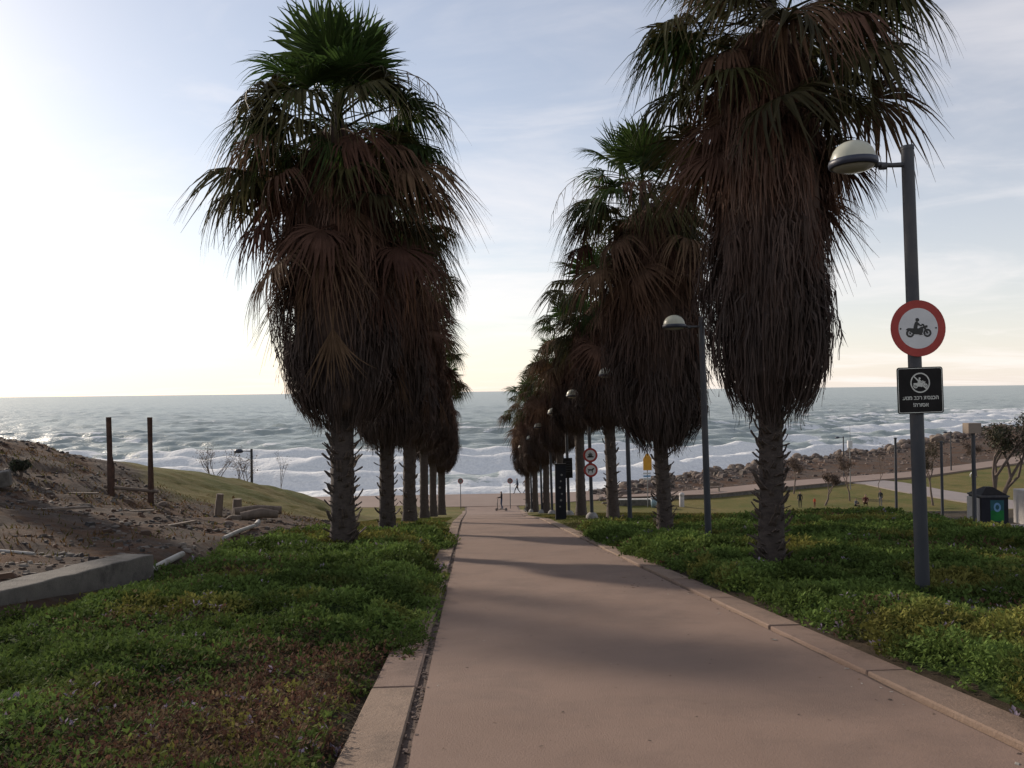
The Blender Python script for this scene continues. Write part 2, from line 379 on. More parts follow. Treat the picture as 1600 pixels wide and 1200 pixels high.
dirt_c = gmix(ramp3(gnoise(.55, 9, .72), [(.44, (0, 0, 0)), (.60, (1, 1, 1))]), ramp3(gnoise(5, 9, .75), [(.28, (.034, .026, .021)), (.48, (.072, .054, .043)), (.76, (.135, .105, .085))]), ramp3(gnoise(4, 9, .75), [(.3, (.042, .022, .013)), (.52, (.092, .047, .025)), (.75, (.14, .085, .04))]))
base = gmix(gattr('dirt'), gmix(gattr('lawn'), soil_c, lawn_c), dirt_c)
L.new(base, bs.inputs['Base Color'])
bpn = N.new('ShaderNodeBump'); bpn.inputs['Strength'].default_value = .9; bpn.inputs['Distance'].default_value = .06; L.new(gnoise(7, 9, .75), bpn.inputs['Height']); L.new(bpn.outputs[0], bs.inputs['Normal'])
ground = link('ground', np_mesh('ground', np.stack([GX, GY, GZ], -1).reshape(-1, 3), grid_faces(len(gx), len(gy)), gm, True, attrs=dict(lawn=lawn.ravel(), dirt=dirt.ravel())))
structure(ground)
# ---------------------------------------------------------------- path
py_ = np.arange(-6, 77.61, .4); pu = np.linspace(0, 1, 16)
PY, PU = np.meshgrid(py_, pu, indexing='ij')
le = -.35 + .035 * (fbm(py_ * 1.7, py_ * 0, 31) - .5) - .05 * np.exp(-((py_ - 5.6) / .5) ** 2) * 0
re_ = right_edge(py_) + .03 * (fbm(py_ * 2.3, py_ * 0 + 5, 32) - .5)
PXX = le[:, None] + (re_ - le)[:, None] * PU
PZ = ramp(PY) + .012 * (fbm(PXX * .7, PY * .7, 33) - .5)
Vp = np.stack([PXX, PY, PZ], -1).reshape(-1, 3); nU = len(pu)
low = Vp.copy(); low[:, 2] -= .12
Fp = grid_faces(nU, len(py_)); base_n = len(Vp); ii = np.arange(len(py_) - 1) * nU
sideL = np.stack([ii, ii + nU, ii + nU + base_n, ii + base_n], -1); sideR = np.stack([ii + nU - 1, ii + nU - 1 + base_n, ii + 2 * nU - 1 + base_n, ii + 2 * nU - 1], -1)
structure(link('path', np_mesh('path', np.concatenate([Vp, low]), np.concatenate([Fp, sideL, sideR]), MATS['path_concrete'])))
# soil that fills the joints either side of the path
for nm, ef in (('joint_soil', lambda y: -.40), ('joint_soil', lambda y: right_edge(y) + .03)):
    jy = np.arange(-6, 77.5, .25); jx = np.array([ef(v) for v in jy], float)
    jz = ramp(jy) - .035 + .03 * fbm(jy * 4, jx, 44)
    Vj = np.concatenate([np.stack([jx - .14, jy, jz], -1), np.stack([jx + .14, jy, jz], -1)]); n_ = len(jy); k_ = np.arange(n_ - 1)
    structure(link(nm, np_mesh(nm, Vj, np.stack([k_, k_ + n_, k_ + n_ + 1, k_ + 1], -1), MATS['soil_crack'])))
# kerb stones: a flat band of slabs on the left, kerb stones on the right
def stone_mesh(w, h, l, seed):
    b = bmesh.new(); bmesh.ops.create_cube(b, size=1); bmesh.ops.scale(b, vec=(w, l, h), verts=b.verts)
    bmesh.ops.bevel(b, geom=b.edges[:] , offset=.012, segments=1, affect='EDGES')
    r = random.Random(seed)
    for v in b.verts: v.co += Vector((r.uniform(-.006, .006), r.uniform(-.003, .003), r.uniform(-.003, .003)))
    me = bpy.data.meshes.new('kerb_stone'); b.to_mesh(me); b.free(); me.materials.append(MATS['kerb_concrete']); return me
def kerb_run(name, xf, w, h, top, label):
    root = structure(empty(name), label); ms = [stone_mesh(w, h, 1.99, s) for s in range(3)]
    y = -4.0; k = 0
    while y < 74:
        y1 = y + 2.0; a = Vector((float(xf(y)), y, float(ramp(y)))); b = Vector((float(xf(y1)), y1, float(ramp(y1)))); d = b - a
        c = (a + b) / 2; o = link('kerb_stone', ms[k % 3], root)
        rot = Matrix.Rotation(-math.atan2(d.x, d.y), 4, 'Z') @ Matrix.Rotation(math.atan2(d.z, math.hypot(d.x, d.y)), 4, 'X')
        o.matrix_local = Matrix.Translation((c.x, c.y, c.z + top - h / 2 + random.uniform(-.006, .006))) @ rot
        y += 2.0; k += 1
    return root
kerb_run('path_edging', lambda y: -.585, .33, .16, .012, 'flat concrete edging band left of the path')
kerb_run('kerb', lambda y: right_edge(y) + .215, .33, .20, .022, 'low concrete kerb along the right of the path')
# ---------------------------------------------------------------- promenade and lower paths
def ribbon(name, pts_a, pts_b, z, m, thick=.15, kind=True):
    """a slab between two polylines with the same number of points"""
    n_ = len(pts_a); P = np.array(list(pts_a) + list(pts_b), float); z_ = np.broadcast_to(np.asarray(z, float), (2 * n_,))
    Vt = np.column_stack([P, z_]); Vb = Vt.copy(); Vb[:, 2] -= thick; m_ = 2 * n_; k_ = np.arange(n_ - 1)
    F_ = [np.stack([k_, k_ + 1, k_ + n_ + 1, k_ + n_], -1), np.stack([k_, k_ + m_, k_ + 1 + m_, k_ + 1], -1), np.stack([k_ + n_, k_ + n_ + 1, k_ + n_ + 1 + m_, k_ + n_ + m_], -1)]
    o = link(name, np_mesh(name, np.concatenate([Vt, Vb]), np.concatenate(F_), m)); return structure(o) if kind else o
xs = np.array([-70, -30, -12, -6, -1.2, 5.2, 8, 11, 13.5])
ribbon('promenade', np.column_stack([xs, [79.5, 79, 78.5, 78, 77.6, 77.6, 78.5, 80, 81]]), np.column_stack([xs, [90, 87.6, 87, 87, 87, 87, 87, 87, 88]]), PROM + .035, MATS['promenade'], .5)
xs2 = np.array([13.5, 16, 25, 38, 56, 78, 93, 140, 300]); ye = np.interp(xs2, _PX, _PY)
ribbon('promenade', np.column_stack([xs2, np.r_[81, 81.2, ye[2:] - 4.0]]), np.column_stack([xs2, np.r_[88, ye[1:] + .6]]), PROM + .06, MATS['promenade'], .6)
ribbon('lawn_path', [(43.6, 93.5), (45.5, 90), (46.0, 84), (47.2, 78), (48.5, 72), (50, 64)], [(48.2, 95.5), (50.5, 91), (51.2, 84), (52.2, 78), (53.5, 72), (55, 64)], np.array([terrain(x, y) for x, y in [(43.6, 93.5), (45.5, 90), (46.0, 84), (47.2, 78), (48.5, 72), (50, 64), (48.2, 95.5), (50.5, 91), (51.2, 84), (52.2, 78), (53.5, 72), (55, 64)]]) + .10, MATS['lawn_path'])
# paved pad with the bin, behind the white kerb
yy = np.arange(12, 34, 1.0)
ribbon('paved_pad', [(float(kerb_line(v)) + 6.5, v) for v in yy][:11], [(float(kerb_line(v)) + .1, v) for v in yy][:11], np.r_[[float(terrain(kerb_line(v) + 6.5, v)) + .07 for v in yy[:11]], [float(terrain(kerb_line(v), v)) + .07 for v in yy[:11]]], MATS['lawn_path'])
wk = structure(empty('white_kerb'), 'pale kerb along the paved pad on the right')
wkm = MB().box((0, 0, 0), (.16, 1.96, .22)).mesh('kerb_stone', MATS['white_kerb'])
for k in range(11):
    y = 12 + 2 * k; a = Vector((float(kerb_line(y)), y, float(terrain(kerb_line(y), y)))); b = Vector((float(kerb_line(y + 2)), y + 2, float(terrain(kerb_line(y + 2), y + 2)))); d = b - a
    o = link('kerb_stone', wkm, wk); c = (a + b) / 2
    o.matrix_local = Matrix.Translation((c.x, c.y, c.z + .06)) @ Matrix.Rotation(-math.atan2(d.x, d.y), 4, 'Z') @ Matrix.Rotation(math.atan2(d.z, math.hypot(d.x, d.y)), 4, 'X')
# ---------------------------------------------------------------- sea
sy = np.concatenate([np.arange(84, 330, .85), 330 * 1.0095 ** np.arange(0, 240)]); sy = np.concatenate([sy, np.geomspace(sy[-1] * 1.05, 40000, 40)])
su = np.linspace(-1, 1, 460)
SY, SU = np.meshgrid(sy, su, indexing='ij'); SX = SU * (SY * 1.05 + 70) + 25
shore = SY - coast(SX)
def waves(X, Y):
    near = np.exp(-np.maximum(Y - 150, 0) / 420.0)
    warp = 9 * (fbm(X * .012, Y * .012, 51, 3) - .5) + 2.2 * (fbm(X * .05, Y * .05, 52, 3) - .5)
    e = Y - np.interp(X, [-400, 20, 140, 500], [0, 0, 62, 250])          # swell bends round the shore
    lam = 21 + .03 * np.clip(e - 100, 0, 600)
    ph = (21 * np.log1p(np.maximum(e - 60, 1) * .03 / 21 * 1.0) / .03) / 21 * 2 * np.pi + warp * .62
    s = .5 + .5 * np.sin(ph + .45 * np.sin(ph))
    mod = smooth(.30, .72, fbm(X * .016 + 3, Y * .03, 53, 3))
    A = 2.3 * near * (.35 + .9 * mod) + .35
    depth = smooth(0, 22, Y - coast(X))
    h = A * (s ** 2.2 - .35) * (.18 + .82 * depth)
    ch = 0
    r = np.random.default_rng(3)
    for lm, am in ((13, .24), (9, .2), (6.5, .15), (4.6, .10), (3.2, .07)):
        for q in range(3):
            t = r.normal(0, .75); kx, ky = np.sin(t) / lm * 6.283, np.cos(t) / lm * 6.283
            ch = ch + am * np.sin(X * kx + Y * ky + r.uniform(0, 6.28) + 2.5 * (vnoise(X * .04, Y * .04, 60 + q) - .5))
    ch = .55 * ch * np.clip(1.15 - Y / 2500, 0, 1) * (.4 + .6 * depth)
    fade = np.clip(1.2 - Y / 5000, 0, 1)
    return (h + ch) * fade, ph, s, mod, ch
h_, ph_, s_, mod_, ch_ = waves(SX, SY)
SZ = SEA + h_
surf = np.exp(-np.maximum(shore - 55, 0) / 70.0)
# foam: a broken front shoreward of each crest, wash near the shore, streaks between, small caps far out
front = smooth(.62, .93, .5 + .5 * np.sin(ph_ + 1.0)) * smooth(.30, .75, mod_)
foam = .85 * smooth(44, 24, shore + 10 * (fbm(SX * .05, SY * .05, 73, 3) - .5)) + surf * (.95 * front * (1 + .25 * smooth(60, -60, SX)) + .42 * smooth(.30, .66, fbm(SX * .02, SY * .06, 71, 4)))
foam = foam + .50 * smooth(.60, .80, mod_) * smooth(.90, 1.0, s_) * np.exp(-shore / 700)
foam = foam + .40 * smooth(.13, .30, ch_) * np.exp(-shore / 1500)
foam = np.clip(foam, 0, 1) * (1 - .0 * SX)
sm = bpy.data.materials.new('sea_water'); sm.use_nodes = True
N, L = sm.node_tree.nodes, sm.node_tree.links; bs = N['Principled BSDF']; tcn = N.new('ShaderNodeTexCoord')
def snoise(scale, st, detail=8, rough=.65, dist=0.0):
    mp = N.new('ShaderNodeMapping'); L.new(tcn.outputs['Object'], mp.inputs[0]); mp.inputs['Scale'].default_value = st
    n = N.new('ShaderNodeTexNoise'); L.new(mp.outputs[0], n.inputs['Vector']); n.inputs['Scale'].default_value = scale; n.inputs['Detail'].default_value = detail; n.inputs['Roughness'].default_value = rough; n.inputs['Distortion'].default_value = dist; return n.outputs[0]
fa = gattr('foam')
thr = N.new('ShaderNodeMapRange'); L.new(fa, thr.inputs[0]); thr.inputs[3].default_value = .80; thr.inputs[4].default_value = .28
nfm = N.new('ShaderNodeMath'); nfm.operation = 'MULTIPLY_ADD'; L.new(snoise(1.7, (.5, 1, 1), 7, .7, .5), nfm.inputs[0]); nfm.inputs[1].default_value = .42
nfs = N.new('ShaderNodeMath'); nfs.operation = 'MULTIPLY'; L.new(snoise(.34, (.4, 1, 1), 8, .66, 1.0), nfs.inputs[0]); nfs.inputs[1].default_value = .58; L.new(nfs.outputs[0], nfm.inputs[2]); nf = nfm.outputs[0]
sub = N.new('ShaderNodeMath'); sub.operation = 'SUBTRACT'; L.new(nf, sub.inputs[0]); L.new(thr.outputs[0], sub.inputs[1])
fm = N.new('ShaderNodeMapRange'); fm.interpolation_type = 'SMOOTHSTEP'; L.new(sub.outputs[0], fm.inputs[0]); fm.inputs[1].default_value = -.035; fm.inputs[2].default_value = .065
water_c = ramp3(snoise(.02, (1, 1, 1), 4), [(.35, (.27, .305, .287)), (.65, (.31, .355, .325))])
colmix = gmix(fm.outputs[0], water_c, ramp3(snoise(2.0, (1, 1, 1)), [(.3, (.62, .63, .63)), (.7, (.82, .82, .80))]))
L.new(colmix, bs.inputs['Base Color'])
rmx = N.new('ShaderNodeMapRange'); L.new(fm.outputs[0], rmx.inputs[0]); rmx.inputs[3].default_value = .33; rmx.inputs[4].default_value = .9; L.new(rmx.outputs[0], bs.inputs['Roughness'])
bs.inputs['IOR'].default_value = 1.33
b1 = N.new('ShaderNodeBump'); b1.inputs['Strength'].default_value = 1.0; b1.inputs['Distance'].default_value = .55; L.new(snoise(.55, (.6, 1, 1), 6, .6), b1.inputs['Height'])
b2 = N.new('ShaderNodeBump'); b2.inputs['Strength'].default_value = .7; b2.inputs['Distance'].default_value = .10; L.new(snoise(3.0, (.7, 1, 1), 4, .6), b2.inputs['Height']); L.new(b1.outputs[0], b2.inputs['Normal'])
L.new(b2.outputs[0], bs.inputs['Normal'])
structure(link('sea', np_mesh('sea', np.stack([SX, SY, SZ], -1).reshape(-1, 3), grid_faces(len(su), len(sy))[:, ::1], sm, True, attrs=dict(foam=foam.ravel()))))
# ---------------------------------------------------------------- palms
def frond_mesh(el, sag, seed, m, span=125, R_=1.15, pet=1.25, nseg=34, bend=18, fold=.10, split=.5):
    """one fan leaf growing along +X from the origin, rising at el degrees; hangs under gravity"""
    r = np.random.default_rng(seed); V = []; F = []
    G = np.array([0, 0, -1.0])
    # petiole
    n = 7; pts = [np.zeros(3)]; ang = R(el)
    for k in range(n):
        ang -= R(bend) / n; pts.append(pts[-1] + pet / n * np.array([math.cos(ang), 0, math.sin(ang)]))
    for k, p in enumerate(pts):
        w = .034 * (1 - .55 * k / n)
        t = np.array([-math.sin(ang), 0, math.cos(ang)])
        V += [p + np.array([0, -w, 0]), p + t * .014, p + np.array([0, w, 0]), p - t * .012]
    for k in range(n):
        for j in range(4): F.append((k * 4 + j, k * 4 + (j + 1) % 4, k * 4 + 4 + (j + 1) % 4, k * 4 + 4 + j))
    hs = pts[-1]; d = np.array([math.cos(ang), 0, math.sin(ang)]); nrm = np.array([-math.sin(ang), 0, math.cos(ang)]); lat = np.array([0, 1.0, 0])
    da = R(2 * span) / nseg; T = np.array([0, .3, split, .72, .88, 1.0])
    for s in range(nseg):
        a = -R(span) + da * (s + .5); L_ = R_ * (.72 + .28 * math.cos(a / 1.5)) * r.uniform(.88, 1.06)
        if r.random() < .06: L_ *= r.uniform(.5, .8)
        dir_ = math.cos(a) * d + math.sin(a) * lat + nrm * fold * abs(math.sin(a)) + nrm * r.normal(0, .035)
        side = -math.sin(a) * d + math.cos(a) * lat
        drop = sag * r.uniform(.6, 1.4); sw = r.normal(0, .13); b0 = len(V)
        for k, t in enumerate(T):
            g = max(0, (t - .35) / .65)
            q = t * (1 - .25 * min(drop, 1.3) * g)
            c = hs + dir_ * L_ * q + G * drop * L_ * g ** 1.7 + side * sw * L_ * g * g
            w = math.tan(da / 2) * L_ * min(t, split) * (1 if t <= split else max(0, (1 - t) / (1 - split)) ** 1.15) + .0025
            V += [c - side * w, c - nrm * w * .45, c + side * w]
        for k in range(len(T) - 1):
            i = b0 + k * 3; F += [(i, i + 1, i + 4, i + 3), (i + 1, i + 2, i + 5, i + 4)]
    return np_mesh('frond', np.array(V), np.array(F), m)
GREEN, OLIVE, BROWN = MATS['green_frond'], MATS['olive_frond'], MATS['brown_frond']
UPRIGHT = [frond_mesh(e, .10, 10 + k, GREEN, 122, 1.38, .95, 46, 8, .12, .60) for k, e in enumerate((86, 74, 64, 56))]
SPREAD = [frond_mesh(e, s, 20 + k, m, 118, 1.25, 1.35, 44, 26, .06, .46) for k, (e, s, m) in enumerate(((48, .3, GREEN), (38, .45, GREEN), (28, .6, OLIVE), (18, .75, GREEN), (8, .85, OLIVE), (22, .9, GREEN)))]
DROOP = [frond_mesh(e, s, 30 + k, m, 116, 1.22, pt, 42, bd, .0, .5) for k, (e, s, m, bd, pt) in enumerate(((30, .55, OLIVE, 26, 1.5), (22, .7, OLIVE, 30, 1.6), (16, .6, OLIVE, 24, 1.4), (24, .9, BROWN, 40, 1.6), (8, .6, OLIVE, 22, 1.5), (14, .95, BROWN, 36, 1.65), (2, .55, OLIVE, 24, 1.35), (6, .85, BROWN, 34, 1.5), (-6, .5, BROWN, 26, 1.4)))]
HANG = [frond_mesh(e, s, 40 + k, BROWN, 80, 1.15, 1.25, 34, 45, -.1, .36) for k, (e, s) in enumerate(((-18, .9), (-30, .8), (-10, 1.1), (-40, .6)))]
DEAD = [frond_mesh(e, s, 50 + k, BROWN, sp, 1.0, .55, 22, 34, -.3, .5) for k, (e, s, sp) in enumerate(((-40, .35, 42), (-48, .25, 34), (-35, .5, 50), (-55, .15, 38)))]
def skirt_profile(t):
    """outer radius of the dead leaf skirt, t 0 at its foot to 1 under the crown"""
    return np.interp(t, [0, .04, .10, .18, .30, .6, .78, .90, 1.0], [.52, .72, .92, 1.05, 1.14, 1.16, 1.06, .82, .48])
def skirt_mesh(seed):
    r = np.random.default_rng(seed); NF = 760; NS = 14; HH = 6.3
    lob = lambda ph, t: 1 + .10 * np.sin(2 * ph + seed + 2 * t) + .11 * np.sin(3 * ph + 6 * t + seed * 2) + .07 * np.sin(7 * ph - 9 * t)
    ft = r.uniform(.10, 1.02, NF); fp = r.uniform(0, 2 * np.pi, NF); fl = r.uniform(.65, 1.35, NF); fr = r.uniform(.76, 1.08, NF); fr[r.random(NF) < .08] *= 1.12
    hue = r.random(NF); T = np.array([0, .25, .55, .8, 1.0]); V = []; C_ = []
    for k in range(NF):
        n = NS; ph = fp[k] + r.normal(0, .13, n); ln = fl[k] * r.uniform(.55, 1.1, n); rr = fr[k] * r.uniform(.9, 1.06, n)
        sw = r.normal(0, .06, n); out = r.normal(.05, .07, n) + r.normal(0, .04); out[r.random(n) < .04] += .22
        wd = r.uniform(.008, .019, n)
        z0 = ft[k] * HH + r.uniform(-.15, .15, n); ln = np.minimum(ln, z0 + r.uniform(-.05, .3, n))
        tone = r.uniform(.6, 1.25, n)
        base = np.array([.190, .102, .070]) * (1 - hue[k]) + np.array([.125, .082, .065]) * hue[k]
        old = float(smooth(.72, .35, ft[k] + .12 * (hue[k] - .5))); base = base * (1 - .75 * old) + np.array([.056, .047, .044]) * .75 * old      # the oldest leaves, lower down, have weathered grey
        for q in range(len(T)):
            z = z0 - ln * T[q]; t = np.clip(z / HH, -.05, 1)
            rad = skirt_profile(np.clip(t, 0, 1)) * lob(ph, t) * rr + out * T[q] ** 2
            if q == 0: rad = rad * .80
            ang = ph + sw * T[q] ** 1.5 + .012 * np.sin(9 * T[q] + ph * 5)
            w = wd * (1 - .75 * T[q]) + .002
            c = np.stack([rad * np.cos(ang), rad * np.sin(ang), z], -1); s = np.stack([-np.sin(ang), np.cos(ang), 0 * ang], -1) * w[:, None]
            tw = np.stack([np.cos(ang), np.sin(ang), 0 * ang], -1) * (w * r.uniform(-1, 1, n))[:, None]
            V.append(np.stack([c - s + tw, c + s - tw], 1)); C_.append(np.repeat((base[None] * tone[:, None])[:, None], 2, 1))
    # V blocks are ordered frond, T, strand, side
    V = np.array(V).reshape(NF, len(T), NS, 2, 3); C_ = np.array(C_).reshape(NF, len(T), NS, 2, 3)
    idx = np.arange(V[..., 0].size).reshape(NF, len(T), NS, 2)
    F = np.stack([idx[:, :-1, :, 0], idx[:, :-1, :, 1], idx[:, 1:, :, 1], idx[:, 1:, :, 0]], -1).reshape(-1, 4)
    return np_mesh('dead_leaf_skirt', V.reshape(-1, 3), F, MATS['dead_frond'], colors=C_.reshape(-1, 3))
SKIRTS = [skirt_mesh(s) for s in (1, 2, 3)]
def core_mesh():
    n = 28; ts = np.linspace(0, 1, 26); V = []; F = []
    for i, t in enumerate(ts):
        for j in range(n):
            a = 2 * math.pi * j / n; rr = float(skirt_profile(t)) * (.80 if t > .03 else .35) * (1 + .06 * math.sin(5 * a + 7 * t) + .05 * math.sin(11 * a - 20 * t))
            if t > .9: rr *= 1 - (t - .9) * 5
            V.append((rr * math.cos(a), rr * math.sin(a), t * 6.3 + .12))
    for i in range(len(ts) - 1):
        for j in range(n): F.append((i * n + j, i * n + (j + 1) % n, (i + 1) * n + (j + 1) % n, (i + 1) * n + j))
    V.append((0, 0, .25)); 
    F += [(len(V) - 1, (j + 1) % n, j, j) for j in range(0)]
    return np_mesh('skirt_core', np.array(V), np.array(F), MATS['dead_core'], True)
CORE = core_mesh()
def stub_mesh(seed):
    r = random.Random(seed); b = MB(); w = .085; L_ = r.uniform(.10, .17)
    for k in (-1, 1):        # the base is split down the middle into two prongs
        p = [(0, k * w * .9, -.05), (0, k * .008, -.05), (.07, k * w * .8, .03), (.07, k * .012, .03), (.085 + L_ * .35, k * w * .62, .05 + L_), (.085 + L_ * .3, k * .03, .05 + L_ * r.uniform(.7, 1.0))]
        q = [(x + .022, y, z - .012) for x, y, z in p]; v = p + q
        b.add(v, [(0, 1, 3, 2), (2, 3, 5, 4), (6, 8, 9, 7), (8, 10, 11, 9), (0, 2, 8, 6), (2, 4, 10, 8), (1, 7, 9, 3), (3, 9, 11, 5), (4, 5, 11, 10)])
    return b.mesh('leaf_stub', MATS['leaf_stub'])
STUB = [stub_mesh(k) for k in range(4)]
def stalk_mesh(seed):
    r = random.Random(seed); b = MB(); pts = []; p = Vector((0, 0, 0)); el = R(r.uniform(35, 60)); L_ = r.uniform(2.5, 3.2); n = 12
    for k in range(n + 1):
        pts.append(p.copy()); p = p + Vector((math.cos(el), 0, math.sin(el))) * L_ / n; el -= R(r.uniform(9, 14))
    b.tube(pts, [.016 * (1 - .7 * k / n) for k in range(n + 1)], 4)
    for k in range(5, n + 1):
        for q in range(2):
            a = pts[k]; dv = Vector((r.uniform(-.2, .3), r.uniform(-.4, .4), -1)); l = r.uniform(.25, .6)
            b.tube([a, a + Vector((dv.x * .5, dv.y * .6, -.2)) * l, a + dv * l], [.008, .006, .003], 3, False)
    return b.mesh('flower_stalk', MATS['flower_stalk'])
STALKS = [stalk_mesh(s) for s in range(4)]
def trunk_mesh(h, seed, lean, wide=1.0):
    n = 18; m = max(24, int(h * 7)); r = np.random.default_rng(seed); V = []; 
    for i in range(m + 1):
        z = -.25 + (h + .25) * i / m; zz_ = max(z, 0)
        rad = (.265 + .10 * math.exp(-zz_ / .5)) * wide * (1 - .6 * max(0, (zz_ - h + 1.3) / 1.3))
        for j in range(n):
            a = 2 * math.pi * j / n
            rr = rad * (1 + .07 * (r.random() - .5) + .05 * math.sin(z * 24 + 2 * math.sin(a * 2 + seed)) + .04 * math.sin(5 * a + 3 * z))
            V.append((rr * math.cos(a) + lean[0] * (zz_ / h) ** 1.2, rr * math.sin(a) + lean[1] * (zz_ / h) ** 1.2, z))
    V.append((lean[0], lean[1], h)); F = grid_faces(n, m + 1); idx = np.arange(m)[:, None] * n
    F = np.concatenate([F, np.stack([idx[:, 0] + n - 1, idx[:, 0], idx[:, 0] + n, idx[:, 0] + 2 * n - 1], -1)])
    return np_mesh('trunk', np.array(V), F, MATS['trunk'], True)
def palm(x, y, heart, foot, label, seed, width=1.0, lean=(0, 0), nfr=(7, 14, 12, 12), stubs=60, stalks=3, stub_hi=None, wide=1.0, size=1.0, dr=2.2, dead=6):
    """heart: height the leaves grow from; foot: height where the skirt of dead leaves starts"""
    r = random.Random(seed); z = float(terrain(x, y))
    t = thing('palm_tree', label, 'palm tree', (x, y, z), 0, 'palms in two rows along the path')
    tr = link('trunk', trunk_mesh(heart, seed, lean, wide), t)
    top = heart - .8; sc = (top - foot) / 6.3
    lx = lambda hh: lean[0] * (max(hh, 0) / heart) ** 1.2; ly = lambda hh: lean[1] * (max(hh, 0) / heart) ** 1.2
    mid = (foot + top) / 2; az = r.uniform(0, 6.28)
    sh = (lx(top) - lx(foot)) / 6.3, (ly(top) - ly(foot)) / 6.3
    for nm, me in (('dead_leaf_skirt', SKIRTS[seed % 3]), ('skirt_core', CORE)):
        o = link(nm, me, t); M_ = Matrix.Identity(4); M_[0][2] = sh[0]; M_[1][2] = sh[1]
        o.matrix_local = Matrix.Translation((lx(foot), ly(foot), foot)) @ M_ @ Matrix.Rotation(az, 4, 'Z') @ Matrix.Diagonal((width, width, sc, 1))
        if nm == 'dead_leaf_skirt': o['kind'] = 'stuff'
    hx, hy = lean
    k = 0; ga = 2.39996
    def put(nm, me, dz, a, s, tilt=0):
        o = link(nm, me, t, (hx, hy, heart + dz), (r.uniform(-.55, .55) if nm == 'frond' else 0, -tilt, a), (s, s * r.choice((-1, 1)), s)); return o
    for grp, meshes, z0, z1 in ((nfr[0], UPRIGHT, .05, -.2), (nfr[1], SPREAD, -.05, -1.3), (nfr[2], DROOP, -.3, -dr), (nfr[3], HANG, -1.0, -dr - .3)):
        for q in range(grp):
            f = q / max(1, grp - 1); k += 1
            put('frond', meshes[min(len(meshes) - 1, int(f * len(meshes)))] if r.random() < .5 else r.choice(meshes), z0 + (z1 - z0) * f, k * ga + r.uniform(-.25, .25), size * r.uniform(.75, 1.12) * (.88 if meshes is UPRIGHT else 1), r.uniform(-.2, .2))
    for q in range(dead):        # old folded leaves lying on the skirt
        f = (q + r.random()) / dead; hh = foot + 1.9 + (top - foot - 1.7) * f; a = q * 2.4 + r.uniform(-.4, .4); rad = float(skirt_profile((hh - foot) / (top - foot))) * width * r.uniform(.62, .82); sc_ = size * r.uniform(.7, 1.15)
        link('dead_frond', r.choice(DEAD), t, (lx(hh) + rad * math.cos(a), ly(hh) + rad * math.sin(a), hh), (r.uniform(-.5, .5), r.uniform(-.15, .3), a), (sc_, sc_, sc_))
    for q in range(stalks): put('flower_stalk', STALKS[r.randrange(4)], -.35, r.uniform(0, 6.28), size * r.uniform(.8, 1.05))
    sh_ = stub_hi or foot
    for q in range(stubs):
        hh = .15 + (sh_ - .15) * (q + r.random()) / max(1, stubs); a = q * 2.4 + r.uniform(-.4, .4); rad = (.255 + .10 * math.exp(-hh / .5)) * wide
        s = r.uniform(.6, 1.25) * wide
        link('leaf_stub', STUB[r.randrange(4)], tr, (lx(hh) + rad * .96 * math.cos(a), ly(hh) + rad * .96 * math.sin(a), hh), (r.uniform(-.25, .25), r.uniform(-.15, .75), a), (s, s, s))
    return t
palm(-2.99, 19.0, 10.55, 3.0, 'tall palm nearest the camera in the left row, upright green fans on top', 1, 1.03, (-.05, 0), (13, 24, 40, 8), 90, 5, wide=1.0, size=1.24, dr=3.2, dead=16)
palm(-2.75, 26.6, 10.9, 2.9, 'second palm of the left row, just right of and behind the nearest left palm', 2, 1.18, (.05, 0), (9, 14, 26, 7), 50, 3, wide=.88, size=1.1, dr=2.9, dead=12)
palm(-2.61, 34.5, 10.6, 3.3, 'third palm of the left row, trunk between the second and the thin far trunks', 3, 1.2, (.1, 0), (8, 13, 18, 5), 24, 2, size=1.05)
palm(-2.44, 42.5, 10.3, 3.6, 'fourth palm of the left row, slim trunk on the lawn', 4, 1.08, (.05, 0), (7, 14, 14, 4), 0, 1, wide=.82)
palm(-2.36, 51.0, 10.0, 3.4, 'fifth palm of the left row, second last before the promenade', 5, 1.05, (0, 0), (7, 14, 14, 4), 0, 1, wide=.82)
palm(-2.16, 60.0, 9.9, 3.2, 'farthest palm of the left row, next to the round sign by the promenade', 6, 1.05, (.1, 0), (7, 14, 11, 9), 0, 0)
palm(4.92, 12.9, 9.55, 2.55, 'nearest palm of the right row, its crown cut by the picture top', 7, .84, (.12, 0), (10, 20, 38, 8), 110, 6, size=.97, dr=2.5, dead=16, wide=.70)
palm(5.18, 21.1, 9.5, 2.4, 'second palm of the right row, beside the lamp post without signs', 8, 1.0, (-.5, 0), (8, 18, 26, 5), 60, 3, wide=.70, dr=2.3, dead=12)
palm(5.41, 30.2, 9.0, 3.5, 'third palm of the right row, standing right of the pole with two round signs', 9, 1.05, (-.3, 0), (8, 13, 18, 5), 36, 2, wide=.78)
palm(5.2, 37.5, 9.1, 3.9, 'fourth palm of the right row, smooth trunk left of the pole with round signs', 10, 1.0, (-.1, 0), (7, 14, 14, 4), 0, 1, wide=.82)
palm(5.22, 46.0, 9.0, 3.6, 'fifth palm of the right row, trunk rising behind the dark information pillar', 11, 1.0, (-.1, 0), (7, 14, 14, 4), 0, 1, wide=.82)
palm(5.13, 54.0, 9.1, 3.3, 'sixth palm of the right row, left of the dark information pillar', 12, 1.0, (0, 0), (7, 13, 13, 4), 0, 0, wide=.8)
palm(5.04, 62.0, 9.2, 3.2, 'seventh palm of the right row, second last before the promenade', 13, .98, (-.1, 0), (7, 13, 13, 4), 0, 0, wide=.8)
palm(5.02, 70.0, 9.4, 3.2, 'farthest palm of the right row, by the two walking people', 14, .95, (-.1, 0), (7, 13, 13, 4), 0, 0, wide=.8)
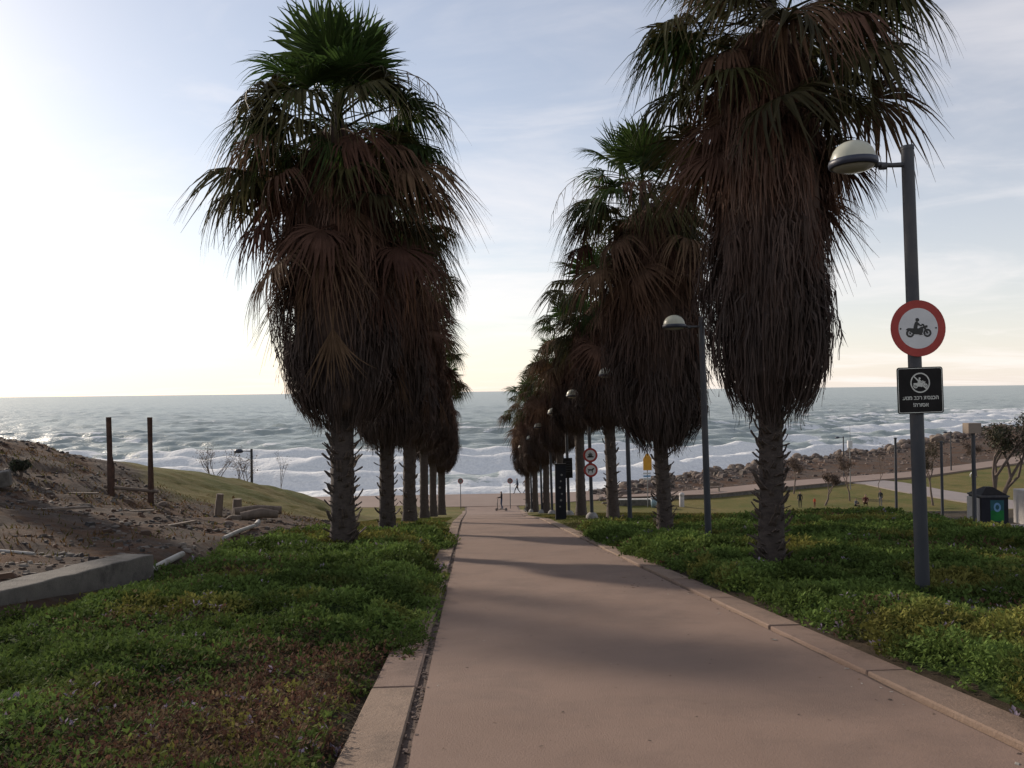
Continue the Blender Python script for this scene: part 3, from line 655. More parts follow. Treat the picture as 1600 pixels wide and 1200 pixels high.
palm(-22.4, 31.4, 11.6, 3.4, 'unseen palm added outside the view on the dirt hill, to shade the near path', 15, .9, (0, 0), (8, 12, 14, 4), 0, 0, size=.95, dr=1.8)  # added out of view, stands in for the unseen caster of the broad path shadow
# ---------------------------------------------------------------- ground cover on both verges
def domes(x, y, cell, seed):
    """cushions: height 0..1 of the tallest dome over a point, and a random value of that cushion"""
    x = np.asarray(x, float); y = np.asarray(y, float); ix = np.floor(x / cell).astype(np.int64); iy = np.floor(y / cell).astype(np.int64); best = np.zeros(x.shape); val = np.full(x.shape, .5)
    for i in (-1, 0, 1):
        for j in (-1, 0, 1):
            a, b_ = ix + i, iy + j; cx = (a + _hash(a, b_, seed)) * cell; cy = (b_ + _hash(a, b_, seed + 1)) * cell; rr = cell * (.45 + .55 * _hash(a, b_, seed + 2))
            h = (.45 + .55 * _hash(a, b_, seed + 3)) * np.sqrt(np.clip(1 - ((x - cx) ** 2 + (y - cy) ** 2) / rr ** 2, 0, 1)); up = h > best
            best = np.where(up, h, best); val = np.where(up, _hash(a, b_, seed + 4), val)
    return best, val
def canopy(x, y):
    d1, _ = domes(x + .3 * (fbm(x * 2, y * 2, 83, 2) - .5), y, .95, 301); d2, _ = domes(x, y, .42, 321)
    h = .03 + (.25 * d1 + .10 * d2 + .28 * np.clip(fbm(x * .7, y * .7, 81, 2) - .4, 0, 1)) * (1 - .35 * smooth(18, 27, y)) + .05 * (fbm(x * 5, y * 5, 82, 2) - .4)
    h = h * (1 - .6 * np.exp(-((x + 4.9) / .5) ** 2) * smooth(15, 13, y)) * (.6 + .4 * smooth(.62, .95, np.abs(x - 1.3) - 1.3))
    for cx, cy, rx_, ry_ in ((5.0, 8.1, .45, .95), (4.75, 11.9, .6, 1.2), (-2.8, 17.9, .7, 1.4), (5.0, 19.8, .7, 1.5), (5.3, 17.1, .45, 1.3), (-2.6, 25.4, .7, 1.4)):      # thinner growth round trunks and posts
        h = h * (1 - .72 * np.exp(-(((x - cx) / rx_) ** 2 + ((y - cy) / ry_) ** 2)))
    return np.maximum(h, .02)
def cover_leaves(name, x0, x1, y0, y1, mask, dry, label, seed, dens=1.0):
    r = np.random.default_rng(seed); V = []; C_ = []
    for ya in np.arange(y0, y1, 1.0):
        yb = min(ya + 1.0, y1); d = ya + .5; ln = .040 + .0042 * max(d - 4, 0); ns = int(dens * (x1 - x0) * (yb - ya) * 2.1 / (ln * ln * 1.4))
        x = r.uniform(x0, x1, ns); y = r.uniform(ya, yb, ns); mk = mask(x, y); keep = r.random(ns) < mk; x, y = x[keep], y[keep]
        dr = dry(x, y); sparse = r.random(len(x)) > .22 * dr; x, y, dr = x[sparse], y[sparse], dr[sparse]
        edge = np.clip(mask(x, y) * 1.6, .25, 1)
        top = canopy(x, y) * (1 - .55 * dr) * edge
        z = terrain(x, y) + top * (1 - (.55 + .4 * smooth(.5, .1, np.where(x > 1.3, x - 3.4, -.7 - x))) * r.random(len(x)) ** (2.2 - 1.2 * smooth(.5, .1, np.where(x > 1.3, x - 3.4, -.7 - x)))) - .07 * (smooth(-1.0, -.68, x) * smooth(3.5, 3.2, x))
        isdry = r.random(len(x)) < dr * .8
        flower = (r.random(len(x)) < .02 * smooth(.5, .7, fbm(x * .7, y * .7, 91, 2)) + .03 * dr) & ~isdry
        tone = (.45 + .85 * fbm(x * 2.2, y * 2.2, 92, 2)) * (.72 + .62 * domes(x + .3 * (fbm(x * 2, y * 2, 83, 2) - .5), y, .95, 301)[1])
        # yellowish patches
        yel = smooth(.55, .75, fbm(x * .9 + 40, y * .9, 93, 3))
        nl = 7; n = len(x)
        az = r.uniform(0, 6.283, (n, nl)); el = r.uniform(.15, 1.25, (n, nl)); L_ = ln * r.uniform(.7, 1.35, (n, nl)); L_[isdry] *= .8
        D = np.stack([np.cos(az) * np.cos(el), np.sin(az) * np.cos(el), np.sin(el)], -1)
        S = np.stack([-np.sin(az), np.cos(az), 0 * az], -1); tw = r.normal(0, .5, (n, nl)); U = np.cross(D, S); S = S * np.cos(tw)[..., None] + U * np.sin(tw)[..., None]
        B = np.stack([x, y, z], -1)[:, None] + r.normal(0, ln * .55, (n, nl, 3)) * np.array([1, 1, .5])
        w = (L_ * r.uniform(.14, .26, (n, nl)))[..., None]; L3 = L_[..., None]
        quad = np.stack([B, B + D * L3 * .5 + S * w, B + D * L3 + np.array([0, 0, -.12]) * L3, B + D * L3 * .5 - S * w], 2)
        g = np.array([.098, .145, .036]) * (1 - yel[:, None]) + np.array([.185, .175, .045]) * yel[:, None]
        c = g * tone[:, None]; db = np.where(r.random(len(x))[:, None] < .6, np.array([.125, .066, .045]), np.array([.165, .115, .065])) * r.uniform(.6, 1.2, (n, 1))
        c = np.where(isdry[:, None], db, c); c = np.where(flower[:, None], np.array([.27, .22, .28]) * r.uniform(.7, 1.1, (n, 1)), c)
        c = c[:, None] * r.uniform(.72, 1.3, (n, nl, 1))
        V.append(quad.reshape(-1, 3)); C_.append(np.repeat(c[:, :, None], 4, 2).reshape(-1, 3))
    V = np.concatenate(V); C_ = np.concatenate(C_); F = np.arange(len(V)).reshape(-1, 4)
    # the matted leaves and stems underneath
    ux = np.arange(x0, x1, .12); uy = np.arange(y0, y1, .12 if y1 < 30 else .16); UX, UY = np.meshgrid(ux, uy); mk = mask(UX, UY)
    UZ = terrain(UX, UY) - .07 * (smooth(-1.0, -.68, UX) * smooth(3.5, 3.2, UX)) + canopy(UX, UY) * .55 * mk * smooth(0, .6, np.where(UX > 1.3, UX - 3.5, -.8 - UX)) * (1 - .6 * dry(UX, UY)) - .30 * (1 - smooth(.6, .98, mk))
    dd = dry(UX, UY)[..., None]; uc = (np.array([.030, .050, .014]) * (1 - dd) + np.array([.065, .042, .03]) * dd)
    keep = mk.ravel() > .02; Fu = grid_faces(len(ux), len(uy)); Fu = Fu[keep[Fu].any(1)]
    o = link(name, np_mesh(name, V, F, MATS['cover_leaf'], colors=C_))
    u = link('matted_stems', np_mesh('matted_stems', np.stack([UX, UY, UZ], -1).reshape(-1, 3), Fu, MATS['mat_under'], True, colors=uc.reshape(-1, 3)), o); u['kind'] = 'stuff'
    o['kind'] = 'stuff'; o['label'] = label; o['category'] = 'ground cover'
    return o
def mask_left(x, y):
    wob = .26 * (fbm(y * 1.3, x * 0 + 2, 101, 3) - .5)
    edge = -.76 + .36 * smooth(6.7, 7.0, y) * smooth(15.2, 14.2, y) + .32 * smooth(18.5, 19.5, y) * smooth(24.5, 23, y) + wob
    m = smooth(0, .12, edge - x) * smooth(-5.35, -4.85, x + .5 * (fbm(x, y, 102, 2) - .5)) * smooth(29, 25, y + 4 * (fbm(x * .6, y * .6, 103, 3) - .5))
    wall = (x < -4.72 + (12.86 - y) * -.085) & (y < 13.0)
    return np.where(wall & (x < -4.85), 0, m)
def dry_left(x, y):
    blob = 1.6 * np.exp(-(((x + 1.5) / .75) ** 2 + ((y - 5.1) / 1.2) ** 2) * .8) + .8 * np.exp(-(((x + .95) / .9) ** 2 + ((y - 6.9) / .45) ** 2)) + .55 * np.exp(-(((x + 3.9) / .8) ** 2 + ((y - 12.5) / 1.4) ** 2)) + .5 * np.exp(-(((x + 3.4) / .7) ** 2 + ((y - 8.2) / .6) ** 2))
    return np.clip(blob * (.55 + 1.0 * fbm(x * 2, y * 2, 104, 3)), 0, 1)
def mask_right(x, y):
    wob = .26 * (fbm(y * 1.1, x * 0 + 7, 111, 3) - .5)
    edge = 3.36 + wob - .25 * smooth(13, 15, y) * smooth(24, 22, y)
    return smooth(0, .14, x - edge) * smooth(-.1, -.5, x - kerb_line(y)) * smooth(1.2, -1.0, y - cover_end(x) + 2.5 * (fbm(x * .5, y * .5, 112, 3) - .5))
def dry_right(x, y):
    b = .75 * np.exp(-(((x - 12.2) / 1.6) ** 2 + ((y - 26) / 2.2) ** 2)) + .35 * np.exp(-(((x - 5.6) / 1.0) ** 2 + ((y - 6.3) / .8) ** 2)) + .6 * smooth(24, 30, y) * smooth(10, 6, x)
    return np.clip(b * (.5 + fbm(x * 1.5, y * 1.5, 114, 3)) + .35 * smooth(.60, .75, fbm(x * .8, y * .8, 115, 3)), 0, 1)
cover_leaves('ground_cover', -6, 0, 3.2, 29, mask_left, dry_left, 'dense low green ground cover with dry brown patches left of the path', 201)
cover_leaves('ground_cover', 3, 17.5, 3.6, 36, mask_right, dry_right, 'dense low green ground cover on the slope right of the path', 202)
# ---------------------------------------------------------------- loose bits: dry leaves and grit on the path, rubble on the dirt
def chips(name, x, y, z, size, cols, seed, label, flat=.35):
    r = np.random.default_rng(seed); n = len(x); P = np.stack([x, y, z], -1)
    base = np.array([(-1, -.6, 0), (.9, -.8, 0), (1, .7, 0), (-.7, .8, 0), (-.6, -.4, 1), (.6, -.5, 1), (.5, .5, 1), (-.5, .5, 1)], float)
    V = base[None] * (size * r.uniform(.5, 1.3, n))[:, None, None] * np.stack([r.uniform(.5, 1.6, n), r.uniform(.4, 1, n), np.full(n, flat) * r.uniform(.4, 1.4, n)], -1)[:, None]
    V = V * r.uniform(.8, 1.2, V.shape); a = r.uniform(0, 6.28, n); ca, sa = np.cos(a)[:, None], np.sin(a)[:, None]
    V = np.stack([V[..., 0] * ca - V[..., 1] * sa, V[..., 0] * sa + V[..., 1] * ca, V[..., 2]], -1) + P[:, None] - np.array([0, 0, .15]) * (size * flat)[:, None, None]
    f = np.array([(4, 5, 6, 7), (0, 1, 5, 4), (1, 2, 6, 5), (2, 3, 7, 6), (3, 0, 4, 7)]); F = (f[None] + 8 * np.arange(n)[:, None, None]).reshape(-1, 4)
    c = cols[r.integers(0, len(cols), n)] * r.uniform(.7, 1.25, (n, 1))
    o = link(name, np_mesh(name, V.reshape(-1, 3), F, MATS['debris'], colors=np.repeat(c[:, None], 8, 1).reshape(-1, 3))); o['kind'] = 'stuff'; o['label'] = label; return o
r_ = np.random.default_rng(5)
ly = np.concatenate([r_.uniform(3.5, 40, 150), r_.normal(12.0, .6, 26), r_.uniform(4, 14, 260)]); lxr = np.concatenate([right_edge(ly[:150]) - np.abs(r_.normal(0, .10, 150)), 2.75 - np.abs(r_.normal(0, .45, 26)), r_.uniform(-.3, 2.9, 260)])
chips('leaf_litter', lxr, ly, ramp(ly) + .004, np.r_[r_.uniform(.008, .024, 176), r_.uniform(.003, .009, 260)], np.array([(.10, .055, .035), (.16, .10, .06), (.06, .04, .03), (.30, .27, .23)]), 6, 'dry leaves and grit along the right joint of the path', .12)
ly = np.concatenate([r_.uniform(3.5, 30, 320), r_.normal(5.6, .5, 70)]); lx_ = np.r_[r_.normal(-.385, .022, 320), r_.normal(-.385, .045, 70)]
chips('joint_debris', lx_, ly, ramp(ly) - .006, r_.uniform(.008, .022, 390), np.array([(.06, .042, .032), (.10, .065, .05), (.14, .10, .08)]), 7, 'dark dirt and dry bits in the joint left of the path', .4)
n_ = 9000; rx = r_.uniform(-19, -5.3, n_); ry = r_.uniform(8, 34, n_); kp = (fbm(rx * .8, ry * .8, 121, 3) > .50) | (r_.random(n_) < .18); kp &= ry < np.maximum(29 + .9 * (rx + 10.5), 29 - 1.3 * (rx + 10.5)) - .3; rx, ry = rx[kp], ry[kp]
chips('rubble', rx, ry, terrain(rx, ry), r_.uniform(.015, .09, len(rx)), np.array([(.035, .03, .028), (.06, .048, .04), (.10, .08, .065), (.15, .13, .11), (.08, .042, .025), (.05, .03, .02)]), 8, 'broken stones, bark and rubbish strewn on the dirt hill', .6)
# dry weeds on the dirt
n_ = 9000; wx = r_.uniform(-16, -5.2, n_); wy = r_.uniform(9, 33, n_); kp = fbm(wx * .55 + 9, wy * .55, 131, 3) > .53; wx, wy = wx[kp], wy[kp]; n_ = len(wx)
a = r_.uniform(0, 6.28, n_); hh = r_.uniform(.03, .14, n_); wz = terrain(wx, wy); ln_ = r_.normal(0, .5, (n_, 2)) * hh[:, None]
P0 = np.stack([wx, wy, wz - .02], -1); S0 = np.stack([np.cos(a), np.sin(a), 0 * a], -1) * .012 * (1 + wy / 25)[:, None]; P1 = P0 + np.stack([ln_[:, 0], ln_[:, 1], hh], -1)
cw = np.where(r_.random(n_)[:, None] < .55, np.array([.13, .075, .03]), np.array([.09, .085, .025])) * r_.uniform(.6, 1.2, (n_, 1))
o = link('dry_weeds', np_mesh('dry_weeds', np.stack([P0 - S0, P0 + S0, P1], 1).reshape(-1, 3), np.arange(3 * n_).reshape(-1, 3), MATS['cover_leaf'], colors=np.repeat(cw[:, None], 3, 1).reshape(-1, 3))); o['kind'] = 'stuff'; o['label'] = 'sparse dry yellow weeds on the dirt hill'
# short grass where the ground cover ends
n_ = 60000; wx = np.r_[r_.uniform(3.3, 16, 40000), r_.uniform(-5, -.95, 20000)]; wy = np.r_[r_.uniform(25, 46, 40000), r_.uniform(24, 44, 20000)]; kp = np.r_[wy[:40000] > cover_end(wx[:40000]) - 1.5, np.ones(20000, bool)] & ((wx < -1) | (wx > right_edge(wy) + .45)); wx, wy = wx[kp], wy[kp]; n_ = len(wx)
a = r_.uniform(0, 6.28, n_); hh = r_.uniform(.03, .09, n_); wz = terrain(wx, wy); ln_ = r_.normal(0, .6, (n_, 2)) * hh[:, None]
P0 = np.stack([wx, wy, wz - .01], -1); S0 = np.stack([np.cos(a), np.sin(a), 0 * a], -1) * .014; P1 = P0 + np.stack([ln_[:, 0], ln_[:, 1], hh], -1)
cw = np.where((fbm(wx * .3, wy * .3, 141, 3) + r_.normal(0, .1, n_) > .5)[:, None], np.array([.18, .15, .05]), np.array([.10, .115, .03])) * r_.uniform(.6, 1.25, (n_, 1))
o = link('grass', np_mesh('grass', np.stack([P0 - S0, P0 + S0, P1], 1).reshape(-1, 3), np.arange(3 * n_).reshape(-1, 3), MATS['cover_leaf'], colors=np.repeat(cw[:, None], 3, 1).reshape(-1, 3))); o['kind'] = 'stuff'; o['label'] = 'short yellowish lawn grass around the farther palm trunks'
# ---------------------------------------------------------------- lamp posts and signs
def gz(x, y): return float(terrain(x, y))
def text_mesh(s, size, m):
    c = bpy.data.curves.new('text', 'FONT'); c.body = s; c.size = size; c.align_x = 'CENTER'; c.align_y = 'CENTER'; c.extrude = .0008; c.offset = .0015
    o = bpy.data.objects.new('text', c); COL.objects.link(o); dg = bpy.context.evaluated_depsgraph_get(); dg.update()
    me = bpy.data.meshes.new_from_object(o.evaluated_get(dg)); bpy.data.objects.remove(o); bpy.data.curves.remove(c)
    me.materials.clear(); me.materials.append(m); return me
H_POLE = 5.22
def lamp_post(x, y, label, ball=False, tilt=-1.1, h=H_POLE, detail=True):
    t = thing('lamp_post', label, 'lamp post', (x, y, gz(x, y)), 0, 'lamp posts along the right of the path')
    t.rotation_euler = (0, R(tilt), 0)
    MB().tube([(0, 0, -.3), (0, 0, 1.2), (0, 0, h)], [.078, .075, .068], 16).build('pole', MATS['pole_grey'], t)
    MB().lathe([(.0, h + .012), (.072, h + .012), (.072, h - .03)], 16).build('pole_cap', MATS['pole_grey'], t)
    z = h - .20
    a = MB().tube([(-.02, 0, z), (-.20, 0, z - .005), (-.42, 0, z + .01)], [.030, .026, .034], 10); a.tube([(-.26, 0, z - .012), (-.33, 0, z - .015)], .042, 10)
    a.build('arm', MATS['pole_grey'], t)
    hd = MB().lathe([(.0, .232), (.06, .228), (.12, .208), (.175, .172), (.215, .12), (.238, .06), (.243, .015)], 28, (-.64, 0, z + .045)).build('lamp_dome', MATS['lamp_dome'], t)
    MB().lathe([(.243, .018), (.262, .012), (.268, -.02), (.262, -.06), (.235, -.072), (.228, -.05)], 28, (-.64, 0, z + .045)).build('lamp_ring', MATS['lamp_ring'], t)
    MB().lathe([(.235, -.062), (.20, -.088), (.13, -.112), (.05, -.122), (0, -.124)], 28, (-.64, 0, z + .045)).build('lamp_bowl', MATS['lamp_bowl'], t)
    if ball: MB().lathe([(.25, -.1), (.255, .03), (.235, .13), (.18, .21), (.11, .26), (.07, .265)], 20).build('concrete_foot', MATS['ball_concrete'], t)
    else: MB().lathe([(.15, -.05), (.15, .03), (.11, .05), (.08, .07)], 14).build('base_plate', MATS['pole_grey'], t)
    return t
def on_pole(o, post, z, yo):
    """hang a sign in front of a (slightly leaning) post"""
    o.location = post.location + Matrix.Rotation(post.rotation_euler.y, 3, 'Y') @ Vector((0, yo, z)); o.rotation_euler = (0, post.rotation_euler.y, 0); return o
def disc(b, r, y0, y1, n=40, cx=0, cz=0):
    b.prism([(cx + r * math.cos(2 * math.pi * k / n), cz + r * math.sin(2 * math.pi * k / n)) for k in range(n)], y0, y1); return b
def motorbike(b, s, y0, y1, cx=0, cz=0):
    """black silhouette of a rider on a motorcycle facing right, about 2 units long times s"""
    P = lambda pts: [(cx + x * s, cz + z * s) for x, z in pts]
    for wx in (-.62, .66):
        b.ring(cx + wx * s, cz - .28 * s, .17 * s, .30 * s, y0, y1, 24); disc(b, .06 * s, y0, y1, 10, cx + wx * s, cz - .28 * s)
        for q in range(3):
            a = q * math.pi / 3 + .3; dx, dz = math.cos(a) * .18 * s, math.sin(a) * .18 * s; px, pz = -dz * .07, dx * .07
            c0, c1 = cx + wx * s, cz - .28 * s; b.prism([(c0 - dx - px, c1 - dz - pz), (c0 + dx - px, c1 + dz - pz), (c0 + dx + px, c1 + dz + pz), (c0 - dx + px, c1 - dz + pz)], y0 + .0004, y1 - .0004)
    ya, yb = y0 - .0006, y1 + .0006
    b.prism(P([(-.95, -.02), (-.60, -.16), (-.30, -.36), (.22, -.38), (.34, -.20), (.36, .04), (.52, .12), (.46, .20), (.18, .16), (.02, .06), (-.40, .08), (-.78, .10)]), ya, yb)     # tank, seat, engine
    b.prism(P([(.36, .14), (.60, -.30), (.70, -.26), (.50, .20), (.42, .36), (.26, .40), (.24, .33), (.36, .28)]), ya - .0004, yb + .0004)                # fork and handlebar
    b.prism(P([(.52, .10), (.66, .10), (.70, .24), (.56, .28), (.48, .20)]), ya - .0007, yb + .0007)                                             # headlamp
    b.prism(P([(-.34, .02), (-.02, .04), (.10, -.04), (.20, -.30), (.30, -.36), (.30, -.42), (.08, -.42), (.02, -.20), (-.14, -.10), (-.34, -.10)]), ya - .001, yb + .001)         # leg
    b.prism(P([(-.38, -.04), (-.10, .02), (-.04, .30), (.20, .20), (.38, .30), (.36, .36), (.18, .30), (.02, .46), (-.08, .56), (-.20, .54), (-.30, .34)]), ya - .0013, yb + .0013)   # back and arm
    disc(b, .13 * s, ya - .0016, yb + .0016, 18, cx - .06 * s, cz + .68 * s)
    return b
def round_sign(name, label, d, icon):
    t = thing(name, label, 'road sign', group='round road signs'); r = d / 2
    disc(MB(), r, .000, .004, 44).build('plate', MATS['sign_back'], t)
    MB().ring(0, 0, r * .735, r * .995, -.003, -.0002, 44).build('red_ring', MATS['sign_red'], t)
    disc(MB(), r * .735, -.0024, -.0002, 44).build('white_field', MATS['sign_white'], t)
    MB().ring(0, 0, r * .995, r * 1.02, -.004, .006, 44).build('rim', MATS['sign_red'], t)
    if icon == 'bike': motorbike(MB(), r * .50, -.0055, -.0045, 0, -.01).build('motorcycle_symbol', MATS['icon_black'], t)
    if icon == 'car':
        b = MB(); motorbike(b, r * .34, -.0055, -.0045, 0, r * .16)
        b.prism([(x * r, z * r) for x, z in ((-.45, -.34), (.45, -.34), (.45, -.16), (.28, -.12), (.18, .0), (-.2, .0), (-.3, -.12), (-.45, -.16))], -.008, -.007); b.build('vehicle_symbol', MATS['icon_black'], t)
    if icon == 'dog':
        b = MB(); b.prism([(x * r, z * r) for x, z in ((-.50, .26), (-.44, .10), (-.36, .04), (-.38, -.38), (-.28, -.38), (-.22, -.08), (.14, -.08), (.16, -.38), (.26, -.38), (.30, .0), (.46, .10), (.56, .16), (.42, .30), (.26, .26), (.18, .14), (-.32, .16))], -.0055, -.0045); b.build('dog_symbol', MATS['icon_black'], t)
    for sx in (-1, 1): disc(MB(), .010, -.006, -.0026, 10, sx * r * .66, 0).build('bolt', MATS['icon_black'], t)
    return t
L1p = lamp_post(5.13, 8.86, 'nearest tall grey lamp post, carrying a round sign and a black notice')
L2p = lamp_post(5.47, 18.2, 'lamp post without signs between the two nearest right palms')
L3p = lamp_post(5.3, 26.4, 'third lamp post from the camera, its head hidden by palm leaves')
L4p = lamp_post(4.95, 32.5, 'lamp post on a pale round foot carrying two round signs', True)
L5p = lamp_post(4.81, 39.0, 'lamp post on a pale foot carrying a dark rectangular board', True)
L6p = lamp_post(4.70, 46.0, 'sixth lamp post, slim pole just left of the dark information pillar', True)
L7p = lamp_post(4.83, 54.0, 'seventh lamp post, second last before the promenade', True)
L8p = lamp_post(4.75, 62.0, 'farthest lamp post of the row beside the path', True)
for z_ in (3.42, 3.10): MB().lathe([(.076, -.014), (.080, -.012), (.080, .012), (.076, .014)], 16, (0, 0, z_)).build('clamp_band', MATS['steel_band'], L1p)
s1 = on_pole(round_sign('road_sign', 'large round red-rimmed sign with a black motorcyclist on the nearest lamp post', .625, 'bike'), L1p, 3.14, -.092)
s2 = on_pole(thing('notice_sign', 'square black notice with Hebrew writing under the motorcycle sign', 'sign'), L1p, 2.44, -.092)
def rrect(w, h, rd, n=5):
    out = []
    for cx, cz, a0 in ((w / 2 - rd, h / 2 - rd, 0), (-w / 2 + rd, h / 2 - rd, 90), (-w / 2 + rd, -h / 2 + rd, 180), (w / 2 - rd, -h / 2 + rd, 270)):
        out += [(cx + rd * math.cos(R(a0 + 90 * k / n)), cz + rd * math.sin(R(a0 + 90 * k / n))) for k in range(n + 1)]
    return out
MB().prism(rrect(.535, .525, .03), 0, .005).build('plate', MATS['sign_black'], s2)
b = MB(); o_, i_ = rrect(.515, .505, .026), rrect(.501, .491, .02); n_ = len(o_)
b.add([(x, -.0016, z) for x, z in o_ + i_], [(k, (k + 1) % n_, n_ + (k + 1) % n_, n_ + k) for k in range(n_)]); b.build('border_line', MATS['sign_line'], s2)
b = MB(); b.ring(0, .085, .100, .114, -.003, -.001, 32); b.build('ring_symbol', MATS['sign_line'], s2)
b = MB(); motorbike(b, .088, -.0032, -.0022, 0, .075); b.build('quad_bike_symbol', MATS['sign_line'], s2)
b = MB(); b.box((0, -.006, .085), (.222, .001, .014), Euler((0, R(45), 0))); b.build('slash_symbol', MATS['sign_line'], s2)
for k, (txt, zt) in enumerate((('הכנסת רכב מנוע', -.085), ('אסורה!', -.165))):
    link('lettering', text_mesh(txt[::-1], .060, MATS['sign_line']), s2, (0, -.003, zt), (R(90), 0, 0))
on_pole(round_sign('road_sign', 'upper of two round red-rimmed signs on the lamp post with pale foot', .58, 'car'), L4p, 2.60, -.09)
on_pole(round_sign('road_sign', 'lower round red-rimmed sign showing a black dog', .56, 'dog'), L4p, 1.99, -.09)
s3 = on_pole(thing('notice_board', 'dark rectangular board on a lamp post beside the information pillar', 'sign'), L5p, 2.35, -.10)
MB().box((0, 0, 0), (.46, .03, .98)).build('board', MATS['sign_black'], s3, bevel=.004)
for k in range(5): MB().box((0, -.017, .30 - .12 * k), (.30, .002, .018)).build('text_line', MATS['pole_grey'], s3)
# dark information pillar at the edge of the path
t = thing('information_pillar', 'tall dark information pillar with small pale symbols at the path edge', 'pillar', (3.72, 32.9, gz(3.72, 32.9)))
MB().box((0, 0, 1.08), (.44, .22, 2.36)).build('body', MATS['bin_dark'], t, bevel=.01)
MB().box((0, 0, 2.28), (.47, .25, .05)).build('cap', MATS['sign_black'], t)
for k in range(6): disc(MB(), .035 + .01 * (k % 2), -.1135, -.1112, 12, .04 * (k % 3 - 1), .55 + .26 * k).build('symbol', MATS['sign_back'], t)
# small sign posts at the end of the path
for x, y, lb in ((-.92, 76.3, 'small round sign on a thin pole left of the path end'), (3.75, 75.4, 'small round sign on a thin pole right of the path end')):
    t = thing('sign_post', lb, 'road sign', (x, y, max(gz(x, y), PROM)), 0, 'small round signs at the path end')
    MB().tube([(0, 0, -.1), (0, 0, 2.55)], .035, 8).build('pole', MATS['pole_grey'], t)
    disc(MB(), .25, -.045, -.037, 28, 0, 2.62).build('plate', MATS['sign_back'], t); MB().ring(0, 2.62, .19, .255, -.05, -.046, 28).build('rim', MATS['sign_red'], t)
# ---------------------------------------------------------------- scooters
def scooter(label, x, y, rz, z=None):
    t = thing('kick_scooter', label, 'scooter', (x, y, gz(x, y) if z is None else z), rz, 'kick scooters at the path end')
    MB().box((0, 0, .13), (.15, .62, .05)).build('deck', MATS['scooter_dark'], t, bevel=.01)
    MB().tube([(0, .34, .14), (0, .40, .30), (0, .34, 1.08)], [.03, .028, .022], 8).build('stem', MATS['scooter_dark'], t)
    MB().tube([(-.26, .33, 1.10), (0, .34, 1.08), (.26, .33, 1.10)], .018, 8).build('handlebar', MATS['scooter_dark'], t)
    MB().box((0, .40, .62), (.16, .05, .22)).build('battery_box', MATS['sign_back'], t)
    for yy_ in (-.42, .46):
        w = MB().tube([(-.03, yy_, .11), (.03, yy_, .11)], .11, 16).build('wheel', MATS['rubber'], t); MB().tube([(-.034, yy_, .11), (.034, yy_, .11)], .055, 10).build('rim', MATS['steel_band'], w)
    MB().box((0, -.40, .24), (.11, .22, .015), Euler((R(-15), 0, 0))).build('mudguard', MATS['scooter_dark'], t)
    return t
scooter('kick scooter ridden across the path end', 2.85, 73.45, R(84))
scooter('upright parked kick scooter at the kerb near the path end', 4.55, 66.0, R(186))
# ---------------------------------------------------------------- left hill: wall, pipe, posts, rubbish
t = thing('concrete_wall', 'low weathered concrete wall along the planted verge, bottom left', 'wall', (-5.0, 11, gz(-4.6, 11)))
pa, pb = Vector((-5.72, 5.2, -.34)), Vector((-4.98, 12.9, -1.0)); d = pb - pa; nrm = Vector((-d.y, d.x, 0)).normalized() * .45
b = MB(); n_ = 22; rr_ = random.Random(4); vs = []
for k in range(n_ + 1):
    p = pa + d * k / n_; j = lambda a=.012: rr_.uniform(-a, a)
    for off, zz_ in ((Vector((0, 0, 0)), p.z - 1.0), (Vector((j(), 0, 0)), p.z + j()), (nrm + Vector((j(), 0, 0)), p.z + .02 + j()), (nrm, p.z - 1.0)): vs.append(Vector((p.x + off.x, p.y + off.y, zz_)) - t.location)
fs = [(k * 4 + q, k * 4 + q + 1, k * 4 + 5 + q, k * 4 + 4 + q) for k in range(n_) for q in range(3)] + [(0, 3, 2, 1), (n_ * 4, n_ * 4 + 1, n_ * 4 + 2, n_ * 4 + 3)]
b.add(vs, fs); b.build('wall_body', MATS['grey_concrete'], t, bevel=.02)
def lying_tube(name, label, cat, pts, rad, m, group=None, n=10):
    c = Vector(pts[0]); b = MB(); b.tube([Vector(p) - c for p in pts], rad, n); o = b.build(name, m, None, c); tag(o, label, cat, group); return o
def onG(x, y, h=0): return (x, y, gz(x, y) + h)
lying_tube('pipe', 'white pipe piece nearest the end of the concrete wall', 'pipe', [onG(-5.13, 13.1, .08), onG(-5.22, 14.0, .08), onG(-5.32, 15.1, .08)], .055, MATS['white_pipe'], 'white pipe pieces beside the ground cover')
lying_tube('pipe', 'longest white pipe piece lying at the edge of the ground cover', 'pipe', [onG(-5.50, 18.2, .07), onG(-5.68, 20.0, .07), onG(-5.95, 22.4, .07)], .05, MATS['white_pipe'], 'white pipe pieces beside the ground cover')
lying_tube('pipe', 'short white pipe end beyond the longest pipe piece', 'pipe', [onG(-6.02, 22.9, .09), onG(-6.06, 23.3, .16)], .07, MATS['white_pipe'], 'white pipe pieces beside the ground cover')
lying_tube('pipe', 'thin white pipe across the dirt behind the concrete wall', 'pipe', [onG(-8.6, 12.6, .03), onG(-7.8, 12.9, .03), onG(-6.7, 12.7, .03)], .025, MATS['white_pipe'])
t = thing('steel_posts', 'pair of tall rusty posts joined by a low rail on the dirt hill', 'posts', onG(-11.4, 26.1))
base = Vector(t.location); pA = Vector(onG(-11.4, 26.1)) - base; pB = Vector(onG(-10.25, 26.3)) - base
MB().tube([pA + Vector((0, 0, -.3)), pA + Vector((.0, 0, .9)), pA + Vector((-.03, 0, 1.25)), pA + Vector((-.06, 0, 2.5))], [.11, .12, .085, .085], 8).build('post', MATS['rusty_steel'], t)
MB().tube([pB + Vector((0, 0, -.3)), pB + Vector((.01, 0, .6)), pB + Vector((0, 0, 1.9)), pB + Vector((-.01, 0, 2.75))], [.105, .095, .075, .085], 8).build('post', MATS['rusty_steel'], t)
